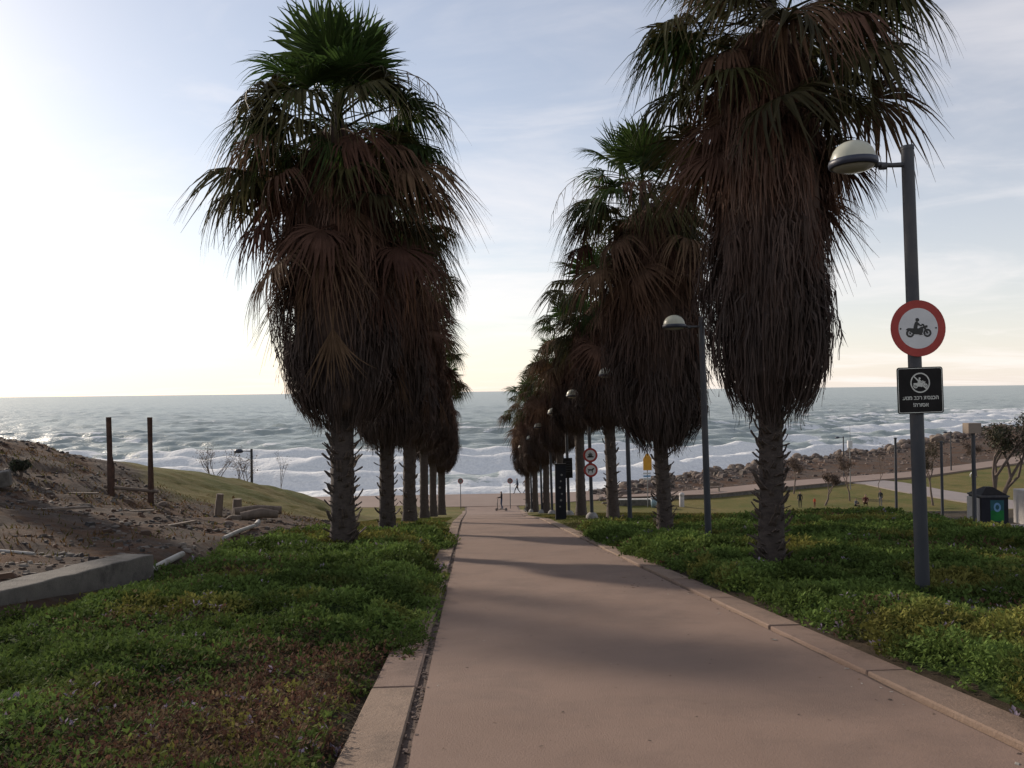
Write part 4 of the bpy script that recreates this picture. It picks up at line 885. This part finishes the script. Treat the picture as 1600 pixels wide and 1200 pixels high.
MB().tube([pA + Vector((-.2, -.02, .30)), pB + Vector((.25, -.02, .36))], .06, 6).build('rail', MATS['weathered_wood'], t)
def stump(label, x, y, h, r, tilt):
    b = MB(); rr_ = random.Random(int(x * 100)); b.tube([(0, 0, -.15), (tilt * .4, 0, h * .4), (tilt, 0, h)], [r * 1.1, r, r * .9], 7); o = b.build('stump', MATS['weathered_wood'], None, onG(x, y)); tag(o, label, 'stump'); return o
stump('dark broken post stump standing in front of the fallen log', -8.35, 27.0, .75, .13, .08)
stump('squared broken post behind the fallen log', -8.3, 29.0, .55, .17, .02)
def rock_mesh(seed, m):
    b = bmesh.new(); bmesh.ops.create_icosphere(b, subdivisions=2, radius=1); r = random.Random(seed); ax = [Vector((r.gauss(0, 1), r.gauss(0, 1), r.gauss(0, 1))).normalized() for _ in range(7)]; cut = [r.uniform(.55, .9) for _ in ax]
    for v in b.verts:
        for a, c in zip(ax, cut):
            e = v.co.dot(a)
            if e > c: v.co -= a * (e - c) * .9
        v.co *= r.uniform(.95, 1.05)
    me = bpy.data.meshes.new('rock'); b.to_mesh(me); b.free(); me.materials.append(m); return me
ROCKS = [rock_mesh(s, MATS['stone']) for s in range(6)]
b = MB(); b.tube([(0, 0, 0), (.7, .25, .03), (1.5, .35, .0)], [.17, .19, .14], 9); o = b.build('log', MATS['weathered_wood'], None, onG(-8.0, 27.6, .12)); tag(o, 'thick fallen log on the dirt below the green slope', 'log')
b = MB(); b.tube([(0, 0, 0), (.6, .1, .10), (1.1, .2, .02)], [.15, .16, .12], 9); o = b.build('log', MATS['weathered_wood'], None, onG(-7.2, 25.6, .10)); tag(o, 'shorter log nearest the ground cover on the dirt', 'log')
PL = [(-9.2, 22.6, .9, .3, 'short splintered plank in the middle of the dirt'), (-7.4, 20.6, 1.3, 1.2, 'reddish plank lying before the logs'), (-11.6, 24.4, 1.1, .1, 'plank lying left of the rusty posts'), (-9.6, 19.0, 1.5, .5, 'longest plank lying among the rubble near the wall')]
for x, y, l, a, lb in PL:
    o = MB().box((0, 0, .03), (l, .14, .045)).build('plank', MATS['weathered_wood'], None, onG(x, y), (0, .03, a)); tag(o, lb, 'plank', 'planks on the dirt')
o = link('concrete_block', MB().box((0, 0, .15), (1.1, .45, .42), Euler((R(3), R(-6), 0))).mesh('concrete_block', MATS['grey_concrete']), None, onG(-13.0, 22.3), (0, 0, .35)); tag(o, 'pale concrete block lying on the dirt at the left edge', 'block'); bv = o.modifiers.new('bevel', 'BEVEL'); bv.width = .025
for k, (x, y, s, lb) in enumerate(((-8.3, 12.2, .16, 'round brown stone behind the concrete wall'), (-7.3, 25.2, .20, 'grey stone beside the shorter log'), (-9.9, 26.4, .15, 'stone lying right of the rusty posts'), (-6.6, 22.2, .14, 'small stone beside the longest white pipe'))):
    o = link('rock', ROCKS[k], None, onG(x, y, s * .25), (0, 0, k), (s * 1.3, s, s * .8)); tag(o, lb, 'rock')
# ---------------------------------------------------------------- shrubs and small trees
def leaf_cloud(centers, radii, n, size, cols, seed, name='crown', sq=(1, 1, .8)):
    r = np.random.default_rng(seed); k = r.integers(0, len(centers), n); c = np.array(centers)[k]; rad = np.array(radii)[k]
    v = r.normal(0, 1, (n, 3)); v /= np.linalg.norm(v, axis=1)[:, None]; p = c + v * (rad * r.random(n) ** .45)[:, None] * np.array(sq)
    a = r.normal(0, 1, (n, 3)); a /= np.linalg.norm(a, axis=1)[:, None]; b_ = np.cross(a, r.normal(0, 1, (n, 3))); b_ /= np.linalg.norm(b_, axis=1)[:, None]
    s = (size * r.uniform(.6, 1.4, n))[:, None]; V = np.stack([p - a * s, p + b_ * s * .35, p + a * s, p - b_ * s * .35], 1).reshape(-1, 3)
    cc = np.array(cols)[r.integers(0, len(cols), n)] * r.uniform(.65, 1.3, (n, 1)) 
    return np_mesh(name, V, np.arange(4 * n).reshape(-1, 4), MATS['tree_leaf_brown'], colors=np.repeat(cc[:, None], 4, 1).reshape(-1, 3))
def small_tree(label, x, y, h, spread, seed, cols, leaves=900, lean=(0, 0), z=None, bare=.45, trunk=.06, stems=1, cat='tree', name='small_tree', leafsize=.09, group=None):
    r = random.Random(seed); t = thing(name, label, cat, (x, y, gz(x, y) if z is None else z), 0, group); b = MB(); ends = []
    def branch(p, d, l, rad, lv):
        q = p + d * l * .5 + Vector((r.gauss(0, .05), r.gauss(0, .05), 0)) * l; e = q + (d + Vector((r.gauss(0, .15), r.gauss(0, .15), .08))).normalized() * l * .5
        b.tube([p, q, e], [rad, rad * .85, rad * .62], 5 if lv else 7, False)
        if lv == 0 or lv < 3:
            for k in range(3 if lv < 2 else 2):
                a = r.uniform(0, 6.28); sp = r.uniform(.35, .75) * spread
                nd = (d + Vector((math.cos(a) * sp, math.sin(a) * sp, r.uniform(.0, .3)))).normalized(); branch(e if k else q + (e - q) * .5, nd, l * r.uniform(.5, .75), rad * .55, lv + 1)
        else: ends.append(e)
        if lv >= 2: ends.append(e)
    for s in range(stems):
        d0 = Vector((lean[0] + r.gauss(0, .12) * (stems > 1), lean[1] + r.gauss(0, .12) * (stems > 1), 1)).normalized()
        branch(Vector((r.gauss(0, .1) * (stems > 1), 0, -.05)), d0, h * bare, trunk, 0)
    b.build('trunk', MATS['twig'], t)
    mz = max(e.z for e in ends); 
    if mz > h: 
        for e in ends: e.z *= 1
    link('crown', leaf_cloud([tuple(e) for e in ends], [h * .085 * (1 + spread * .3)] * len(ends), leaves, leafsize, cols, seed), t)
    return t
BR = [(.105, .072, .055), (.135, .095, .072), (.085, .062, .05)]; OL = [(.055, .055, .028), (.075, .068, .035), (.10, .075, .05)]; DG = [(.022, .030, .016), (.035, .042, .02), (.06, .05, .032)]
small_tree('bare thin shrub tree beyond the green slope, taller left one', -15.0, 48, 4.3, .75, 21, [(.14, .11, .095), (.19, .15, .13)], 500, (-.1, 0), None, .42, .05, 2, leafsize=.05)
small_tree('bare thin shrub tree beyond the green slope, lower right one', -14.0, 48.5, 3.7, .8, 22, [(.14, .11, .095), (.19, .15, .13)], 450, (.15, 0), None, .42, .045, 2, leafsize=.05)
small_tree('tiny leafless sapling right of the distant lamp on the green slope', -11.2, 48, 2.6, .5, 23, [(.12, .10, .085)], 60, (.1, 0), None, .5, .03, leafsize=.04)
small_tree('dark low bush on the dirt hill at the left picture edge', -13.55, 24.7, .75, 1.5, 24, DG, 3600, (0, 0), None, .25, .04, 3, 'bush', 'bush', .07)
small_tree('feathery brown tree just right of the nearest right palm trunk', 34.4, 83.6, 4.0, .8, 31, BR, 1500, (.05, 0), None, .42, .09)
small_tree('leaning brown bushy tree on the lawn beside the standing person', 33.9, 75, 3.3, .85, 32, BR, 1900, (.18, 0), None, .42, .10)
small_tree('thin brown tree beside the pole with the white box', 37.7, 77.8, 4.2, .6, 33, BR, 1000, (-.05, 0), None, .45, .08)
small_tree('tall drooping grey-brown tree right of the black notice', 43.9, 73.9, 5.6, .75, 34, OL + BR, 3000, (.08, 0), None, .42, .11)
small_tree('slender leafless sapling near the lawn path', 43.0, 82.0, 4.6, .35, 35, BR, 120, (0, 0), None, .5, .04)
small_tree('small brown tree on the upper lawn behind the bin', 62.0, 95, 4.4, .8, 36, BR, 1500, (0, 0), None, .42, .10)
small_tree('dark evergreen tree with leaning trunks behind the waste bin', 16.6, 24.5, 3.3, .85, 37, DG + OL[:1] + BR[:1], 4200, (.28, .05), None, .46, .085, 2, leafsize=.055)
# ---------------------------------------------------------------- bin, poles and things on the right
t = thing('waste_bin', 'dark square waste bin with peaked lid and green poster', 'bin', onG(13.95, 20.9, .07), R(-6)); t.scale = (.70, .78, .94)
MB().box((0, 0, .45), (1.0, .85, .9)).build('body', MATS['bin_dark'], t, bevel=.015)
MB().box((-.53, .05, .43), (.055, .78, .86)).build('side_panel', MATS['bin_panel'], t, bevel=.01)
MB().box((0, 0, .925), (1.06, .92, .05)).build('rim', MATS['pole_grey'], t)
b = MB(); b.add([(-.50, -.42, .952), (.50, -.42, .952), (.50, .42, .952), (-.50, .42, .952), (-.12, -.1, 1.16), (.12, -.1, 1.16), (.12, .1, 1.16), (-.12, .1, 1.16)], [(0, 1, 5, 4), (1, 2, 6, 5), (2, 3, 7, 6), (3, 0, 4, 7), (4, 5, 6, 7)]); b.build('lid', MATS['sign_black'], t)
p = MB().box((.08, -.429, .52), (.50, .004, .60)).build('poster', MATS['poster_teal'], t)
MB().box((.08, -.433, .38), (.48, .003, .30)).build('poster_print', MATS['poster_green'], p); MB().ring(.08, .62, .07, .13, -.437, -.434, 24).build('poster_ring', MATS['sign_blue'], p)
o = MB().box((0, 0, .48), (.55, .6, .98)).build('cabinet', MATS['bin_panel'], None, onG(15.9, 22.0, .07), bevel=.02); tag(o, 'pale grey cabinet at the right picture edge beside the bin', 'cabinet')
def pole(label, x, y, h, r=.05, box=False, m='pole_grey'):
    t = thing('pole', label, 'pole', onG(x, y)); MB().tube([(0, 0, -.2), (0, 0, h)], [r, r * .85], 10).build('shaft', MATS[m], t)
    MB().lathe([(r * 2, -.02), (r * 2, .04), (r, .06)], 10).build('foot', MATS[m], t)
    if box: MB().box((-.03, 0, h + .13), (.34, .26, .26)).build('top_box', MATS['beige_box'], t, bevel=.01)
    else: MB().tube([(0, 0, h - .02), (0, 0, h + .03)], r * 1.15, 10).build('cap', MATS[m], t)
    return t
pole('dark pole at the start of the pale kerb on the right', 17.35, 31.8, 3.05, .055); pole('dark pole just right of the nearest lamp post', 14.25, 23.5, 2.5, .045); pole('pole topped by a pale box in front of the waste bin', 12.85, 19.8, 2.55, .055, True)
def park_lamp(label, x, y, h=5.3):
    t = thing('park_lamp', label, 'lamp post', onG(x, y), 0, 'distant lamps by the promenade'); MB().tube([(0, 0, -.2), (0, 0, h)], [.09, .07], 8).build('pole', MATS['pole_grey'], t)
    MB().tube([(0, 0, h - .15), (-.55, 0, h - .12)], .03, 6).build('arm', MATS['pole_grey'], t); MB().lathe([(0, .16), (.2, .12), (.28, 0), (.22, -.07), (0, -.1)], 12, (-.75, 0, h - .15)).build('lamp_head', MATS['lamp_ring'], t)
park_lamp('distant park lamp beside the pole with the white box', 46.2, 96.8, 5.2); park_lamp('distant park lamp near the rocks, right of the black notice', 63.0, 101.8, 5.3); park_lamp('small distant lamp beyond the green slope on the left', -13.0, 48.5, 3.55)
t = thing('antenna_pole', 'thin pole with a white box and whip antenna on the lawn', 'pole', onG(42.0, 86.5)); MB().tube([(0, 0, -.2), (0, 0, 4.6)], [.06, .05], 8).build('shaft', MATS['sign_back'], t); MB().box((0, 0, 5.0), (.5, .3, .8)).build('white_box', MATS['sign_white'], t, bevel=.02); MB().tube([(.05, 0, 5.4), (.05, 0, 7.1)], [.025, .012], 6).build('antenna', MATS['pole_grey'], t)
t = thing('direction_sign', 'tall yellow pentagon sign on a thin pole near the promenade', 'sign', onG(17.0, 76.1)); MB().tube([(0, 0, -.2), (0, 0, 5.0)], .045, 8).build('pole', MATS['sign_back'], t)
MB().prism([(-.41, 3.55), (.41, 3.55), (.41, 4.65), (.10, 5.15), (-.10, 5.15), (-.41, 4.65)], -.08, -.05).build('yellow_board', MATS['sign_yellow'], t)
for k, (m, w) in enumerate((('sign_white', .75), ('sign_blue', .7), ('sign_white', .7))): MB().box((-.05, -.06, 3.25 - .26 * k), (w, .02, .16)).build('plate', MATS[m], t)
t = thing('litter_bin', 'blue-grey litter bin at the foot of the yellow sign', 'bin', onG(17.7, 76.0)); MB().lathe([(0, 0), (.38, 0), (.44, .85), (.40, .86), (.38, .80), (0, .78)], 16).build('body', MATS['bin_blue'], t); MB().ring(0, 0, .36, .47, -.04, .04, 20).build('rim', MATS['sign_back'], t, (0, 0, .88), (R(90), 0, 0))
t = thing('bollard', 'pale stone bollard on the lawn by the low wall', 'bollard', onG(20.3, 76.1)); MB().lathe([(.24, -.05), (.24, 1.02), (.20, 1.06)], 14).build('shaft', MATS['bin_panel'], t); MB().lathe([(.26, 1.06), (.28, 1.14), (.24, 1.28), (.1, 1.36), (0, 1.37)], 14).build('cap', MATS['bin_panel'], t)
def low_wall(label, pts, h, w, m='grey_concrete', cap=None):
    t = thing('low_wall', label, 'wall', (pts[0][0], pts[0][1], gz(*pts[0]))); b = MB(); c = MB(); o0 = Vector(t.location)
    vs = []; cs = []
    for k, p in enumerate(pts):
        q = pts[min(k + 1, len(pts) - 1)]; p0 = pts[max(k - 1, 0)]; dd = (Vector(q) - Vector(p0)).normalized(); nn = Vector((-dd.y, dd.x)) * w / 2; z0 = gz(*p) - .3; z1 = gz(*p) + h
        for s, zq in ((1, z0), (1, z1), (-1, z1), (-1, z0)): vs.append(Vector((p[0] + s * nn.x, p[1] + s * nn.y, zq)) - o0)
        for s, zq in ((1.25, z1 + .003), (1.25, z1 + .09), (-1.25, z1 + .09), (-1.25, z1 + .003)): cs.append(Vector((p[0] + s * nn.x, p[1] + s * nn.y, zq)) - o0)
    n = len(pts); f = [(k * 4 + q, k * 4 + (q + 1) % 4, k * 4 + 4 + (q + 1) % 4, k * 4 + 4 + q) for k in range(n - 1) for q in range(4)] + [(0, 3, 2, 1), ((n - 1) * 4, (n - 1) * 4 + 1, (n - 1) * 4 + 2, (n - 1) * 4 + 3)]
    b.add(vs, f); b.build('wall_body', MATS[m], t); c.add(cs, f); c.build('coping', MATS[cap or 'promenade'], t); return t
low_wall('short low wall with pale top beside the yellow sign', [(14.2, 77.2), (16.4, 77.4), (19.6, 77.4)], .55, .35, 'grey_concrete', 'white_kerb')
low_wall('long dark retaining wall between lawn and right promenade', [(13.8, 80.4), (16, 80.8), (25, 81.6), (34, 86.2), (43.2, 90.6)], .35, .35)
t = thing('bench', 'small brown bench on the promenade beyond the bollard', 'bench', (26.0, 85.2, PROM + .06)); MB().box((0, 0, .44), (1.9, .42, .07)).build('seat', MATS['weathered_wood'], t); MB().box((0, .22, .72), (1.9, .05, .3)).build('backrest', MATS['weathered_wood'], t)
for sx in (-.8, .8): MB().box((sx, 0, .2), (.08, .4, .42)).build('leg', MATS['grey_concrete'], t)
# ---------------------------------------------------------------- shore rocks: each boulder a thing
r_ = np.random.default_rng(77); n_ = 230
u = r_.random(n_) ** 1.15; bx_ = 14 + u * 120; k = 0
for x in bx_:
    y = float(coast(x)) + r_.normal(-1.5, 2.0); s = r_.uniform(.24, .62) * (1 + .005 * x) * (1.4 if r_.random() < .15 else 1); z = max(float(terrain(x, y)), SEA - .2)
    o = link('boulder', ROCKS[int(r_.integers(0, 6))], None, (x, y, z + s * .22), tuple(r_.uniform(0, 6.28, 3) * np.array([.12, .12, 1])), (s * r_.uniform(.9, 1.5), s * r_.uniform(.8, 1.2), s * r_.uniform(.6, .95)))
    tag(o, 'rough brown boulder in the rock bank along the shore', 'boulder', 'boulders of the shore bank')
n_ = 2600; x = 13 + r_.random(n_) ** 1.1 * 135; y = coast(x) + r_.normal(-3.0, 3.2, n_); z = terrain(x, y)
chips('shore_rubble', x, y, z, r_.uniform(.12, .55, n_), np.array([(.08, .06, .05), (.12, .09, .073), (.165, .125, .10), (.06, .048, .04)]), 9, 'small broken stones between the boulders of the shore bank', .7)
n_ = 1800; x = r_.uniform(20, 140, n_); y = np.interp(x, _PX, _PY) + 2 + r_.random(n_) * np.maximum(coast(x) - np.interp(x, _PX, _PY) - 2, 0); chips('shore_stones', x, y, terrain(x, y), r_.uniform(.06, .3, n_), np.array([(.11, .08, .065), (.16, .12, .10), (.08, .06, .05)]), 10, 'scattered stones on the bare ground behind the shore bank', .6)
# ---------------------------------------------------------------- people
def person(label, x, y, z, rz, height, top, legs, pose='stand', hold=None, bare_arms=False):
    """one skinned body; joints in metres for a 1.75 m figure, facing +y before rotation"""
    J = dict(pel=(0, 0, .94), wai=(0, .0, 1.10), che=(0, .0, 1.32), nek=(0, .0, 1.50), chin=(0, .02, 1.56), hed=(0, .03, 1.66), crn=(0, .02, 1.75))
    P = {s: dict(hip=(.10 * k, 0, .90), kne=(.11 * k, .02, .50), ank=(.11 * k, -.02, .08), toe=(.12 * k, .15, .04), sho=(.18 * k, 0, 1.43), elb=(.24 * k, -.03, 1.14), wri=(.24 * k, .06, .90), han=(.24 * k, .09, .82)) for s, k in (('l', -1), ('r', 1))}
    if pose == 'walk':
        P['l'].update(kne=(-.10, .22, .54), ank=(-.10, .30, .12), toe=(-.10, .46, .10)); P['r'].update(kne=(.10, -.06, .50), ank=(.10, -.34, .16), toe=(.10, -.24, .05))
        P['l'].update(elb=(-.24, -.16, 1.18), wri=(-.24, -.12, .96), han=(-.24, -.10, .88)); P['r'].update(elb=(.24, .10, 1.16), wri=(.22, .26, 1.0), han=(.22, .32, .95))
    if pose == 'hold':
        for s, k in (('l', -1), ('r', 1)): P[s].update(elb=(.23 * k, .08, 1.16), wri=(.24 * k, .33, 1.12), han=(.25 * k, .40, 1.12))
        P['l'].update(kne=(-.08, .06, .5), ank=(-.07, -.16, .10), toe=(-.07, .0, .05))
    if pose == 'bend':
        J.update(wai=(0, .10, 1.08), che=(0, .26, 1.22), nek=(0, .38, 1.34), chin=(0, .44, 1.36), hed=(0, .50, 1.42), crn=(0, .54, 1.50))
        for s, k in (('l', -1), ('r', 1)): P[s].update(sho=(.18 * k, .33, 1.28), elb=(.22 * k, .38, 1.0), wri=(.2 * k, .46, .80), han=(.2 * k, .48, .72))
    if pose in ('crouch', 'sit'):
        dz = -.62 if pose == 'crouch' else -.80
        J = {k_: (v[0], v[1] + (.10 if v[2] > 1.2 else 0), v[2] + dz) for k_, v in J.items()}
        for s, k in (('l', -1), ('r', 1)):
            P[s] = dict(hip=(.10 * k, .02, .90 + dz), kne=(.16 * k, .42, .52 if pose == 'crouch' else .50), ank=(.13 * k, .14 if pose == 'crouch' else .62, .09), toe=(.14 * k, .32 if pose == 'crouch' else .78, .05), sho=(.18 * k, .08, 1.43 + dz), elb=(.25 * k, .26, 1.18 + dz), wri=(.17 * k, .46, 1.12 + dz), han=(.13 * k, .53, 1.10 + dz))
    names, V, E, RD = {}, [], [], []
    def add(n, p, r): names[n] = len(V); V.append(p); RD.append(r)
    for n, r in (('pel', .15), ('wai', .135), ('che', .15), ('nek', .058), ('chin', .07), ('hed', .098), ('crn', .062)): add(n, J[n], r)
    for a, b_ in (('pel', 'wai'), ('wai', 'che'), ('che', 'nek'), ('nek', 'chin'), ('chin', 'hed'), ('hed', 'crn')): E.append((names[a], names[b_]))
    for s in 'lr':
        for n, r in (('hip', .095), ('kne', .062), ('ank', .042), ('toe', .036), ('sho', .068), ('elb', .044), ('wri', .030), ('han', .036)): add(s + n, P[s][n], r)
        for a, b_ in (('pel', s + 'hip'), (s + 'hip', s + 'kne'), (s + 'kne', s + 'ank'), (s + 'ank', s + 'toe'), ('che', s + 'sho'), (s + 'sho', s + 'elb'), (s + 'elb', s + 'wri'), (s + 'wri', s + 'han')): E.append((names[a], names[b_]))
    me = bpy.data.meshes.new('tmp'); me.from_pydata(V, E, []); o = bpy.data.objects.new('tmp', me); COL.objects.link(o)
    sk = o.modifiers.new('skin', 'SKIN'); sk.use_smooth_shade = True
    for k_, d_ in enumerate(me.skin_vertices[0].data): d_.radius = (RD[k_], RD[k_] * (.72 if k_ in (0, 1, 2) else 1)); d_.use_root = (k_ == 0)
    o.modifiers.new('sub', 'SUBSURF').levels = 1
    dg = bpy.context.evaluated_depsgraph_get(); dg.update(); bm_ = bpy.data.meshes.new_from_object(o.evaluated_get(dg)); bpy.data.objects.remove(o)
    b = bmesh.new(); b.from_mesh(bm_)
    def lump(c, r, sq=(1, 1, 1)):
        mt = Matrix.Translation(c) @ Matrix.Diagonal((r * sq[0], r * sq[1], r * sq[2], 1)); bmesh.ops.create_icosphere(b, subdivisions=1, radius=1, matrix=mt)
    H = Vector(J['hed']); F_ = .085
    lump(H + Vector((0, F_ + .015, -.01)), .022, (.7, 1, 1.2))
    for k in (-1, 1): lump(H + Vector((.035 * k, F_, .02)), .012); lump(H + Vector((.095 * k, -.01, .0)), .03, (.35, .8, 1.2))
    for s, k in (('l', -1), ('r', 1)):
        w, h = Vector(P[s]['wri']), Vector(P[s]['han']); d = (h - w).normalized(); sd_ = d.cross(Vector((1, 0, 0)) if abs(d.x) < .8 else Vector((0, 0, 1))).normalized()
        for q in range(5):
            off = sd_ * (.028 - .018 * q) if q < 4 else sd_ * .04 - d * .03; ln = (.075, .085, .08, .06, .05)[q]; dirn = d if q < 4 else (d + sd_ * .8).normalized()
            mt = Matrix.Translation(h + off + dirn * ln * .6) @ dirn.to_track_quat('Z', 'Y').to_matrix().to_4x4(); bmesh.ops.create_cone(b, cap_ends=True, segments=5, radius1=.0085, radius2=.006, depth=ln, matrix=mt)
    fin = bpy.data.meshes.new('person'); hands = [(Vector(P[s]['wri']), Vector(P[s]['han'])) for s in 'lr']; ank = [Vector(P[s]['ank']) for s in 'lr']; nz_ = J['nek'][2]; pz = J['pel'][2]
    legpts = [(Vector(P[s][a]), Vector(P[s][c])) for s in 'lr' for a, c in (('hip', 'kne'), ('kne', 'ank'), ('ank', 'toe'))]; toppts = [(Vector(J['wai']), Vector(J['che'])), (Vector(J['che']), Vector(J['nek']))] + [(Vector(P[s][a]), Vector(P[s][c])) for s in 'lr' for a, c in (('sho', 'elb'), ('elb', 'wri'))]
    def dseg(p, sgm): a, c = sgm; tt = max(0, min(1, (p - a).dot(c - a) / max((c - a).length_squared, 1e-9))); return (p - a - (c - a) * tt).length
    for f in b.faces:
        c = f.calc_center_median(); f.smooth = True; dh = (c - H).length
        if dh < .17 and c.z > J['chin'][2] - .03: f.material_index = 3 if (c.z > H.z + .045 or c.y < H.y - .03) else 0
        elif min((c - h).length for _, h in hands) < .085: f.material_index = 0
        elif min(dseg(c, s) for s in legpts) < min(dseg(c, s) for s in toppts): f.material_index = 4 if min((c - a).length for a in ank) < .0 or c.z < .07 else 2
        else: f.material_index = 1
    b.to_mesh(fin); b.free()
    for m in ('skin', top, legs, 'hair', 'rubber'): fin.materials.append(MATS[m])
    s = height / 1.75; o = link('person', fin, None, (x, y, z), (0, 0, rz), (s, s, s)); return tag(o, label, 'person')
person('person in dark clothes riding a kick scooter at the path end', 2.85, 73.45, gz(2.85, 73.45) + .155, R(84), 1.62, 'cloth_black', 'cloth_denim', 'hold')
person('left one of two dark-clothed people walking on the promenade', 5.05, 86.0, PROM + .035, R(78), 1.72, 'cloth_navy', 'cloth_black', 'walk')
person('right one of two dark-clothed people walking on the promenade', 5.95, 86.4, PROM + .035, R(-60), 1.68, 'cloth_brown', 'cloth_navy', 'walk')
person('person in black standing on the lawn near the leaning brown tree', 31.0, 73.9, gz(31.0, 73.9), R(160), 1.50, 'cloth_black', 'cloth_black', 'stand')
person('small child in orange standing on the lawn', 32.4, 73.9, gz(32.4, 73.9), R(200), .95, 'cloth_orange', 'cloth_dark_red', 'stand')
person('small figure in grey sitting on the lawn left of the crouching one', 36.6, 74.4, gz(36.6, 74.4), R(190), 1.35, 'cloth_grey', 'cloth_black', 'sit')
person('figure in dark red crouching on the lawn', 37.6, 74.4, gz(37.6, 74.4), R(150), 1.75, 'cloth_dark_red', 'cloth_brown', 'crouch')
person('dark-clothed person standing on the lawn right of the crouching figure', 38.9, 74.1, gz(38.9, 74.1), R(120), 1.55, 'cloth_black', 'cloth_grey', 'stand')
person('person in a white top walking on the upper lawn behind the bin', 57.0, 88.0, gz(57.0, 88.0), R(-70), 1.7, 'cloth_white', 'cloth_black', 'walk')
